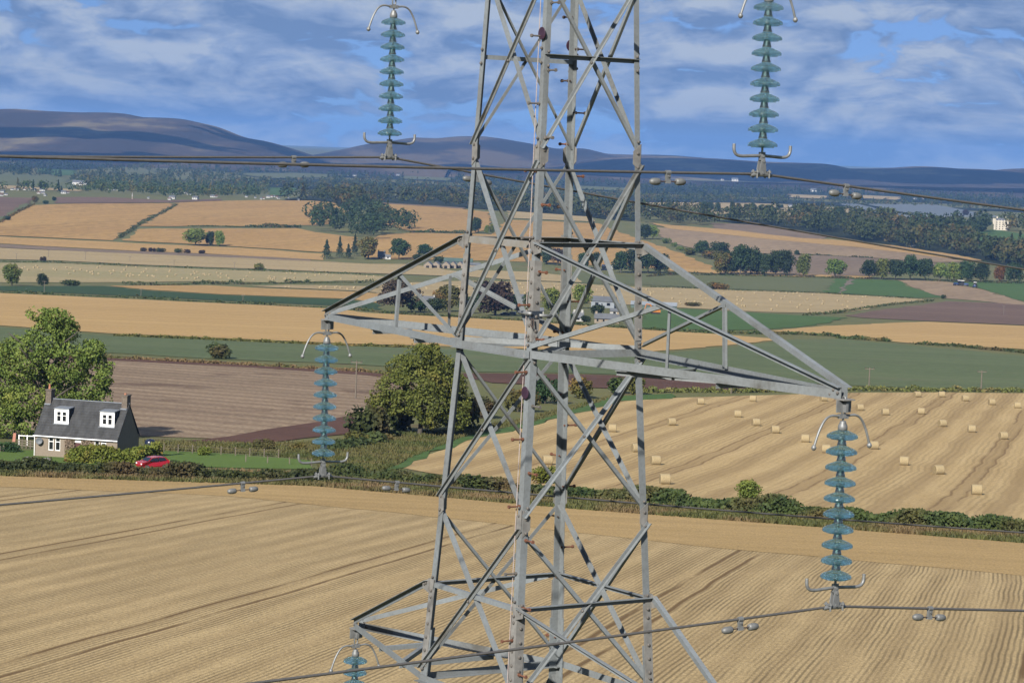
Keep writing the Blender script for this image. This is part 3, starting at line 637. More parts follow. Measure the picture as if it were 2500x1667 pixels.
pts = [LP('N', z)-AV*.078-BV*.018-ZV*0-Vector((PC.x, PC.y, 0))+Vector((0, 0, 0)) for z in np.linspace(4.5, -10, 60)]
rope = rp.tube(pts, .0045, 6).build('climbing_rope', simple('rope', (.44, .42, .40), .9, 0, .3, 60, col2=(.40, .28, .25)))
rope.location = (PC.x, PC.y, 0); tag(rope, 'thin pale red-flecked rope hanging down the near pylon leg', 'rope')
# ------------------------------------------------------------------ insulator strings
def lathe_mesh(name, prof, n=28): return MB().lathe(prof, n).mesh(name, True)
disc_me = lathe_mesh('glass_shed', [(.010, .046), (.034, .046), (.040, .036), (.070, .026), (.100, .014), (.120, .002), (.1265, -.008), (.127, -.022), (.1235, -.026), (.119, -.020), (.112, -.008), (.101, -.008), (.098, -.032), (.094, -.036), (.090, -.032), (.086, -.006), (.074, -.004), (.070, -.026), (.066, -.030), (.062, -.026), (.058, .000), (.046, .002), (.042, -.018), (.036, -.020), (.030, .002), (.010, .002)], 32)
cap_me = lathe_mesh('cap', [(.012, .104), (.024, .102), (.027, .094), (.027, .086), (.031, .080), (.0325, .066), (.036, .060), (.037, .052), (.0375, .044), (.033, .0445), (.012, .0455)], 20)
pin_me = lathe_mesh('pin', [(.009, .001), (.009, -.028), (.016, -.030), (.016, -.036)], 12)
for me_, mt in ((disc_me, GLASS), (cap_me, CAPM), (pin_me, HARD)): me_.materials.append(mt)
RB = Matrix.Rotation(math.pi/2-PHI, 4, 'Z')       # local X along the line
def arc_pts(pts, n=6):
    out = []; P = [Vector(p) for p in pts]
    P = [P[0]*2-P[1]]+P+[P[-1]*2-P[-2]]
    for i in range(1, len(P)-2):
        for j in range(n):
            t = j/n; a, b, c, d = P[i-1:i+3]
            out.append(.5*((2*b)+(c-a)*t+(2*a-5*b+4*c-d)*t*t+(3*b-a-3*c+d)*t**3))
    out.append(P[-2]); return out
horn_t = MB(); horn_t.tube(arc_pts([(.03, 0, 0), (.12, 0, .008), (.185, 0, -.02), (.235, 0, -.09), (.27, 0, -.17), (.292, 0, -.235)]), [.010]*26+[.010]*5, 8)
horn_t.lathe([(.004, .026), (.012, .02), (.021, .004), (.021, -.006), (.012, -.02), (.004, -.023)], 12, Matrix.Translation((.295, 0, -.245)))
horn_b = MB(); horn_b.tube(arc_pts([(.02, 0, 0), (.12, 0, -.004), (.22, 0, -.008), (.275, 0, .003), (.30, 0, .035), (.304, 0, .075), (.304, 0, .092)]), .0135, 8)
yoke_t = MB(); yoke_t.box(-.045, .045, -.016, .016, -.018, .018); yoke_t.tube([(0, -.02, 0), (0, .02, 0)], .017, 10)
ht, hb = horn_t.mesh('upper_arcing_horn', True), horn_b.mesh('lower_arcing_horn', True); ht.materials.append(HARD); hb.materials.append(HARD)
def link_mesh():
    mb = MB()
    for s, z0 in ((0, 0.03), (1, .085)):
        q = [Vector((math.cos(a)*.020, 0, math.sin(a)*.020+(.02 if math.sin(a) > 0 else -.02))) for a in [i*math.pi/6 for i in range(13)]]
        if s: q = [Vector((0, v.x, v.z)) for v in q]
        mb.tube([v+Vector((0, 0, z0+.02)) for v in q], .0075, 6, False)
    return mb
def clamp_mesh():
    mb = MB()
    for s in (-1, 1): mb.prism([Vector((-.020, 0, 0)), Vector((.020, 0, 0)), Vector((.034, 0, -.085)), Vector((.030, 0, -.125)), Vector((-.030, 0, -.125)), Vector((-.034, 0, -.085))], (0, s*.020-.004, 0), (0, s*.020+.004, 0))
    mb.tube([(-.115, 0, -.133), (-.06, 0, -.124), (0, 0, -.121), (.06, 0, -.124), (.115, 0, -.133)], [.014, .022, .025, .022, .014], 10)
    for x in (-.065, .065):
        for y in (-.028, .028): mb.tube([(x, y, -.155), (x, y, -.085)], .0085, 6); mb.tube([(x, y, -.11), (x, y, -.095)], .015, 6)
        mb.box(x-.016, x+.016, -.036, .036, -.108, -.098)
    mb.tube([(0, -.03, -.012), (0, .03, -.012)], .014, 8); mb.tube([(0, -.03, -.11), (0, .03, -.11)], .013, 8)
    return mb
lk, cm_, ym = link_mesh().mesh('shackle', True), clamp_mesh().mesh('suspension_clamp'), yoke_t.mesh('horn_yoke')
for me_ in (lk, cm_, ym): me_.materials.append(HARD)
STR = {}
def insulator(side, r, z0, label, zhang):
    o = PC+AV*side*r+ZV*z0                 # centre of the topmost glass shed
    t = empty('insulator_string', o, math.pi/2-PHI); tag(t, label, 'insulator', 'glass insulator strings hanging from the pylon arms')
    for i in range(10):
        d = link('glass_shed', disc_me, t); d.location = (0, 0, -.127*i)
        c = link('cap', cap_me, d); p = link('pin', pin_me, d)
    y = link('horn_yoke', ym, t); y.location = (0, 0, .150)
    for s in (0, 1):
        h = link('arcing_horn', ht, t); h.location = (0, 0, .150); h.rotation_euler[2] = math.pi*s
        h = link('arcing_horn', hb, t); h.location = (0, 0, -1.143-.103); h.rotation_euler[2] = math.pi*s
    mb = MB(); mb.tube([(0, 0, .10), (0, 0, .14)], .009, 8); mb.lathe([(.028, .03), (.040, .045), (.038, .075), (.026, .10), (.026, .112)], 16); mb.build('socket', HARD, t, True)
    s_ = link('shackle', lk, t); s_.location = (0, 0, .155); s_.scale = (1, 1, (zhang-.155)/.125)
    mb = MB(); mb.tube([(0, 0, -1.143-.03), (0, 0, -1.143-.075)], .010, 8); mb.box(-.026, .026, -.014, .014, -1.143-.14, -1.143-.072); mb.tube([(0, -.02, -1.143-.103), (0, .02, -1.143-.103)], .016, 8); mb.build('lower_yoke', HARD, t)
    c = link('suspension_clamp', cm_, t); c.location = (0, 0, -1.143-.135)
    return o+ZV*(-1.143-.135-.121)
CL = {}
CL['UL'] = insulator(-1, RU, 1.262, 'glass disc insulator string against the sky left of the pylon', .30)
CL['UR'] = insulator(1, RU, 1.262, 'glass disc insulator string cut by the top edge right of the pylon', .30)
CL['ML'] = insulator(-1, RM, -2.215, 'glass disc insulator string hanging from the left middle arm above the ploughed field', .29)
CL['MR'] = insulator(1, RM, -2.205, 'large glass disc insulator string hanging from the right middle arm over the bales', .29)
CL['LL'] = insulator(-1, RL, -5.4815, 'glass disc insulator string at the bottom edge under the lowest left arm', .30)
CL['LR'] = insulator(1, RL, -5.4815, 'glass disc insulator string below the lowest right arm, outside the view', .30)
# ------------------------------------------------------------------ conductors and dampers
def along(p0, u):                              # distance along the line at which a wire from p0 crosses photo column u (level guess)
    best = None
    for t in np.arange(-14, 14, .01):
        q = p0+BV*t; d = np.array(q)-np.array([0, 0, CAMZ]); dep = d @ F_
        if dep < 1: continue
        e = abs(IW/2+FPX*(d @ R_)/dep-u)
        if best is None or e < best[0]: best = (e, t)
    return best[1]
def zat(p0, t, v):                             # height above p0 that puts the wire on photo row v at distance t
    q = p0+BV*t; lo, hi = -4.0, 4.0
    for _ in range(50):
        mdl = (lo+hi)/2; d = np.array(q)+np.array([0, 0, mdl])-np.array([0, 0, CAMZ]); vv = IH/2-FPX*(d @ U_)/(d @ F_)
        if vv > v: lo = mdl
        else: hi = mdl
    return (lo+hi)/2
DAMP = MB()
for s in (-1, 1):
    M = Matrix.Rotation(math.pi/2*s, 4, 'Y')
    DAMP.lathe([(.012, .085), (.024, .087), (.0285, .10), (.030, .13), (.028, .158), (.020, .176), (.008, .184)], 16, M)
damp_w = DAMP.mesh('weight_pair', True)
def one_weight(s):
    M = Matrix.Rotation(math.pi/2*s, 4, 'Y'); mb = MB(); mb.lathe([(.013, .083), (.024, .085), (.0290, .10), (.0305, .128), (.028, .156), (.020, .174), (.008, .182)], 16, M); me = mb.mesh('weight', True); me.materials.append(WEIGHT); return me
dw = [one_weight(-1), one_weight(1)]
mb = MB(); mb.tube([(-.11, 0, 0), (0, 0, .003), (.11, 0, 0)], .0055, 6); dmess = mb.mesh('messenger_wire'); dmess.materials.append(DARKBOLT)
mb = MB(); mb.box(-.024, .024, -.014, .014, -.014, .012); mb.prism([Vector((-.016, 0, 0)), Vector((.016, 0, 0)), Vector((.024, 0, .06)), Vector((.022, 0, .088)), Vector((-.022, 0, .088)), Vector((-.024, 0, .06))], (0, -.010, 0), (0, .012, 0)); mb.tube([(-.022, 0, .075), (.022, 0, .075)], .020, 10); mb.tube([(0, -.022, .045), (0, .022, .045)], .010, 6)
dclamp = mb.mesh('clamp'); dclamp.materials.append(HARD)
def conductor(key, left, right, dl, dr, label, lab_l, lab_r):
    p0 = CL[key]; P = {}
    for s, pts in ((-1, left), (1, right)):
        tt = []; zz = []
        for u, v in pts:
            t = along(p0, u); z = zat(p0, t, v); tt.append(t); zz.append(z)
        c = .0009
        # slope that fits the observed points best with a gentle sag
        sl = sum(t*(z-c*t*t) for t, z in zip(tt, zz))/sum(t*t for t in tt)
        P[s] = (sl, c)
    def pt(t):
        sl, c = P[1 if t >= 0 else -1]; return p0+BV*t+ZV*(sl*t+c*t*t)
    ts = np.concatenate([-np.geomspace(90, .15, 40), [0], np.geomspace(.15, 160, 46)])
    mb = MB(); mb.tube([pt(t)-p0 for t in ts], .0112, 8)
    o = mb.build('conductor', WIRE, None, True); o.location = p0; tag(o, label, 'wire', 'conductors of the power line')
    for u, lb, s in ((dl, lab_l, -1), (dr, lab_r, 1)):
        if u is None: continue
        t = along(p0, u); q = pt(t); sl, c = P[s]; d = empty('vibration_damper', q-ZV*.075)
        ax = (BV+ZV*(sl+2*c*t)).normalized(); d.rotation_mode = 'QUATERNION'
        yv = ZV.cross(ax).normalized(); zv = ax.cross(yv); d.rotation_quaternion = Matrix((ax, yv, zv)).transposed().to_quaternion()
        tag(d, lb, 'damper', 'vibration dampers clamped under the wires')
        link('weight', dw[0], d); link('weight', dw[1], d); link('messenger_wire', dmess, d); link('clamp', dclamp, d)
conductor('UR', [(0, 391), (1000, 392)], [(2150, 452), (2500, 518)], 1630, 2066, 'thick aluminium wire running straight across the sky line from the upper right insulator', 'dumbbell damper just right of the pylon under the upper near wire', 'dumbbell damper right of the upper right insulator on the falling wire')
conductor('UL', [(0, 384), (500, 380)], [(1500, 487), (2500, 655)], 717, 1167, 'aluminium wire passing behind the pylon from the upper left insulator', 'dumbbell damper left of the upper left insulator under the pair of wires', 'dumbbell damper half hidden behind the left pylon leg')
conductor('ML', [(0, 1233), (400, 1195)], [(1300, 1203), (2500, 1300)], 594, 969, 'aluminium wire crossing the hedge behind the pylon from the left middle insulator', 'dumbbell damper left of the left middle insulator above the stubble', 'dumbbell damper right of the left middle insulator by the pylon leg')
conductor('MR', [(620, 1667), (1400, 1566)], [(2260, 1480), (2500, 1492)], 1808, 2270, 'near aluminium wire rising across the foreground to the right middle insulator', 'dumbbell damper left of the right middle insulator over the stubble', 'dumbbell damper right of the right middle insulator near the right edge')
conductor('LL', [(600, 1990)], [(1400, 2040)], None, None, 'aluminium wire below the lowest left insulator, under the view', '', '')
conductor('LR', [(900, 2300)], [(2500, 2330)], None, None, 'aluminium wire below the lowest right insulator, under the view', '', '')
# ------------------------------------------------------------------ foliage kit
def quads(C, S, rg, nrm=None, asp=.75, flat=0.0):
    n = len(C); d = rg.normal(size=(n, 3)); 
    if nrm is not None: d = d*.75+nrm
    d[:, 2] += flat; d /= np.linalg.norm(d, axis=1)[:, None]+1e-9
    a = rg.normal(size=(n, 3)); x = np.cross(d, a); x /= np.linalg.norm(x, axis=1)[:, None]+1e-9; y = np.cross(d, x)
    S = np.broadcast_to(S, (n,))[:, None]*.5; k = asp
    V = np.stack([C-x*S-y*S*k*.6, C+x*S*.5-y*S*k, C+x*S+y*S*k*.6, C-x*S*.4+y*S*k], 1)
    return V.reshape(-1, 3)
def qmesh(name, V, mat=None):
    me = npmesh(name, V, np.arange(len(V)).reshape(-1, 4))
    if mat is not None: me.materials.append(mat)
    return me
def crown_pts(rg, n, lobes, fill=.42):
    """points spread through and mostly near the skin of a set of lobes (cx,cy,cz,rx,ry,rz)"""
    L = np.array(lobes); w = (L[:, 3]*L[:, 4]*L[:, 5])**(2/3); idx = rg.choice(len(L), n, p=w/w.sum())
    d = rg.normal(size=(n, 3)); d /= np.linalg.norm(d, axis=1)[:, None]
    r = 1-fill*rg.random(n)**1.6+rg.normal(size=n)*.05
    P = L[idx, :3]+d*L[idx, 3:6]*r[:, None]; return P, d
def broad_lobes(rg, k=16, low=.18, wide=.5, shape=.5):
    out = []
    for i in range(k):
        z = low+.12+(.88-low)*((i+.5)/k)*.95
        t = (z-low)/(1-low); rad = wide*math.sin(math.pi*min(1, max(.12, t**.8)))**shape*.66
        a = rg.random()*6.283+i*2.4; q = rad*(.35+.65*rg.random()); s = .15+.09*rg.random()
        out.append((q*math.cos(a), q*math.sin(a), min(z, .98-s*.8), s*(.9+.4*rg.random()), s*(.9+.4*rg.random()), s*(.75+.25*rg.random())))
    out.append((0, 0, .55, wide*.62, wide*.62, .30)); return out
def trunk_mesh(rg, top=.62, r=.022, nl=7, wide=.38, low=.2):
    mb = MB(); k = [(0, 0, -.02), (.008, .004, low), (-.006, .01, (low+top)/2), (.004, 0, top)]
    mb.tube(arc_pts(k, 3), list(np.linspace(r*1.35, r*.4, 10)), 7)
    for i in range(nl):
        a = i*2.4+rg.random(); z0 = low*.9+(top-low)*i/nl; L = wide*(.6+.4*rg.random())
        mb.tube(arc_pts([(0, 0, z0), (L*.4*math.cos(a), L*.4*math.sin(a), z0+.10), (L*math.cos(a), L*math.sin(a), z0+.16+.1*rg.random())], 2), [r*.55, r*.45, r*.35, r*.25, r*.15], 5)
    return mb.mesh('trunk', True)
BARK = simple('bark', (.10, .085, .065), .9, 0, .4, 6, .3)
LM = {
 'green': leaf_mat('leaf_green', (.062, .095, .018), (.125, .155, .032), (.17, .17, .036), .22, .62),
 'dark': leaf_mat('leaf_dark', (.016, .032, .012), (.030, .052, .016), (.060, .060, .020), .05, .68),
 'olive': leaf_mat('leaf_olive', (.055, .060, .014), (.090, .085, .022), (.15, .085, .022), .12, .56),
 'light': leaf_mat('leaf_light', (.055, .085, .018), (.095, .120, .028), (.14, .12, .03), .12, .62),
 'autumn': leaf_mat('leaf_autumn', (.12, .062, .014), (.17, .095, .022), (.075, .070, .018), .2, .56),
 'maroon': leaf_mat('leaf_maroon', (.030, .020, .016), (.045, .032, .020), (.05, .045, .018), .2, .62),
 'conifer': leaf_mat('needles', (.014, .030, .016), (.026, .046, .020), (.04, .05, .02), .2, .7, .1),
 'hedge': leaf_mat('hedge_leaves', (.022, .036, .012), (.050, .066, .018), (.085, .065, .025), .12, .56),
 'yellow': leaf_mat('shrub_leaves', (.075, .105, .016), (.125, .145, .024), (.17, .125, .025), .35, .60),
 'straw': leaf_mat('dry_grass', (.13, .10, .040), (.20, .155, .065), (.07, .085, .025), .25, .54, .2),
 'grass': leaf_mat('long_grass', (.060, .075, .018), (.105, .110, .030), (.16, .12, .05), .15, .55, .2),
}
LM['verge'] = leaf_mat('verge_grass', (.040, .048, .014), (.075, .078, .024), (.12, .085, .04), .12, .52, .15)
LM['verge2'] = leaf_mat('bank_grass', (.060, .068, .020), (.105, .095, .034), (.045, .06, .016), .10, .55, .15)
PROTO = {}
def proto(kind, i):
    if (kind, i) in PROTO: return PROTO[(kind, i)]
    rg = np.random.default_rng(100+i*17+len(kind))
    if kind == 'broad':
        sh = [(.5, .5), (.46, .4), (.52, .7), (.42, .5)][i % 4]
        P, d = crown_pts(rg, 2600, broad_lobes(rg, 20, .08+.04*(i % 3), sh[0]*1.18, sh[1]*.8), .5)
        cr = quads(P, .052+.035*rg.random(2600), rg, d*.8); tk = trunk_mesh(rg)
    elif kind == 'conifer':
        n = 1900; t = rg.random(n)**.75; tier = np.floor(t*11)/11+.06; rad = (.50-.47*tier)*(.25+.75*rg.random(n)**.5)*(.75+.25*np.sin(np.floor(t*11)*2.1+i))
        a = rg.random(n)*6.283; z = .10+.90*tier+(.07*(1-t)*-rad/.5)+.03*rg.normal(size=n)
        P = np.stack([rad*np.cos(a), rad*np.sin(a), np.clip(z, .06, 1)], -1); cr = quads(P, .05+.03*rg.random(n), rg, None, .5, .8); tk = trunk_mesh(rg, .9, .018, 2, .1)
    else:
        lobes = [(rg.normal()*.24, rg.normal()*.24, .36+.2*rg.random(), .25+.1*rg.random(), .25+.1*rg.random(), .34+.08*rg.random()) for _ in range(7)]
        P, d = crown_pts(rg, 1100, lobes, .5); P[:, 2] = np.abs(P[:, 2]); cr = quads(P, .085+.05*rg.random(1100), rg, d*.8); tk = trunk_mesh(rg, .4, .02, 4, .2, .05)
    PROTO[(kind, i)] = (cr, tk); return PROTO[(kind, i)]
CRM = {}
def tree(u, v, h, w, kind, leaf, label, cat=None, i=None, group=None, name=None, base=None):
    p = base if base is not None else G(u, v); s = PXM(p); H = h/s; Wd = w/s
    i = int(u) % 4 if i is None else i
    cr, tk = proto(kind, i)
    key = (kind, i, leaf)
    if key not in CRM:
        a = qmesh('crown', cr, LM[leaf]); b = tk if tk.materials else tk
        if not tk.materials: tk.materials.append(BARK)
        CRM[key] = (a, tk)
    nm = name or {'broad': 'broadleaf_tree', 'conifer': 'conifer_tree', 'bush': 'bush'}[kind]
    t = empty(nm, p-Vector((0, 0, .1)), (u*1.7) % 6.28); t.scale = (Wd*1.06, Wd*1.06, H*1.02)
    tag(t, label, cat or {'broad': 'tree', 'conifer': 'tree', 'bush': 'bush'}[kind], group)
    link('trunk' if kind != 'bush' else 'stems', CRM[key][1], t); link('crown' if kind != 'bush' else 'foliage', CRM[key][0], t)
    return t
# big trees close enough to show their leaves
def big_tree(u, v, h, w, leaf, label, n, lobes, ls, seed, low=.16, trunk_r=.028, name='broadleaf_tree', thin=-.16):
    p = G(u, v); s = PXM(p); H = h/s; Wd = w/s; rg = np.random.default_rng(seed)
    P, d = crown_pts(rg, n, lobes, .45); P = P*np.array([Wd, Wd, H])
    keep = np.array([noise.noise(Vector((q[0]*.55, q[1]*.55, q[2]*.6+seed)))+.35*noise.noise(Vector((q[0]*1.7, q[1]*1.7, q[2]*1.7))) > thin for q in P]); P = P[keep]; d = d[keep]; n = len(P)
    V = quads(P, ls*(.6+.8*rg.random(n)), rg, d*.7)
    t = empty(name, p-Vector((0, 0, .1))); tag(t, label, 'tree')
    link('crown', qmesh('crown', V, LM[leaf]), t)
    tm = trunk_mesh(rg, .66, trunk_r, 11, .40, low); tk = link('trunk', tm, t, BARK); tk.scale = (Wd, Wd, H)
    return t
rg0 = np.random.default_rng(5)
LB1 = [(-.30, 0, .42, .20, .2, .17), (-.38, .05, .27, .16, .2, .15), (-.18, -.1, .58, .18, .2, .16), (-.25, .1, .66, .14, .16, .10), (0, 0, .74, .17, .2, .14), (.06, 0, .88, .13, .15, .10), (.12, .05, .80, .12, .15, .10), (.16, -.1, .58, .17, .2, .15), (.32, 0, .66, .12, .15, .10), (.36, .05, .56, .13, .15, .10), (.30, 0, .40, .15, .18, .12), (.40, 0, .33, .09, .12, .09), (.05, .1, .42, .22, .2, .16), (-.12, -.15, .30, .18, .2, .13), (.2, -.1, .26, .13, .15, .10), (-.42, 0, .50, .10, .13, .09), (-.08, 0, .93, .09, .1, .06), (.42, -.05, .47, .08, .1, .07), (-.30, -.1, .14, .18, .2, .13), (-.1, -.12, .12, .12, .12, .1)]
big_tree(112, 1070, 330, 330, 'green', 'large spreading broadleaf tree towering behind the cottage at the left edge', 44000, LB1, .30, 21)
LB2 = [(0, 0, .80, .20, .22, .17), (-.16, 0, .70, .18, .2, .16), (.15, .05, .72, .18, .2, .17), (-.26, -.05, .52, .17, .2, .16), (.26, 0, .55, .17, .2, .17), (0, -.15, .55, .24, .22, .2), (-.38, 0, .36, .14, .16, .13), (-.30, -.1, .30, .13, .15, .11), (.32, 0, .36, .16, .18, .16), (.08, -.2, .34, .2, .2, .16), (.34, -.05, .20, .13, .15, .12), (.12, -.18, .20, .13, .15, .10), (-.14, -.15, .38, .16, .18, .14), (.05, 0, .93, .12, .14, .07)]
big_tree(1024, 1062, 232, 262, 'green', 'big rounded green tree beyond the hedge, seen through the left pylon leg', 34000, LB2, .31, 33, .14, .02)
# bushes at the foot of that tree and along the track
for (u, v, h, w, lf, lb) in [
 (905, 1072, 92, 90, 'hedge', 'dark bramble bush left of the big rounded tree'), (960, 1050, 85, 80, 'hedge', 'dark hawthorn bush under the left side of the big rounded tree'),
 (1120, 1050, 100, 90, 'hedge', 'dark bush in the shade right of the big rounded tree'), (1185, 1020, 60, 75, 'hedge', 'brown-green bush right of the shaded bush'),
 (1265, 1005, 62, 70, 'olive', 'olive hawthorn bush just left of the near pylon leg'), (1330, 985, 75, 60, 'dark', 'dark bush between the two middle pylon legs'),
 (1425, 972, 58, 70, 'olive', 'olive bush right of the far pylon leg'), (1492, 958, 48, 60, 'hedge', 'low green bush left of the right pylon leg'), (1540, 962, 60, 50, 'olive', 'brown bush behind the right pylon leg'),
 (552, 876, 45, 66, 'hedge', 'lone dark bush standing by the green field edge'), (860, 1085, 45, 60, 'olive', 'low bush with reddish leaves in the rough grass'),
 (930, 1020, 40, 60, 'olive', 'small olive bush at the tip of the soil strip')]:
    tree(u, v, h, w, 'bush', lf, lb, None, int(u) % 4)
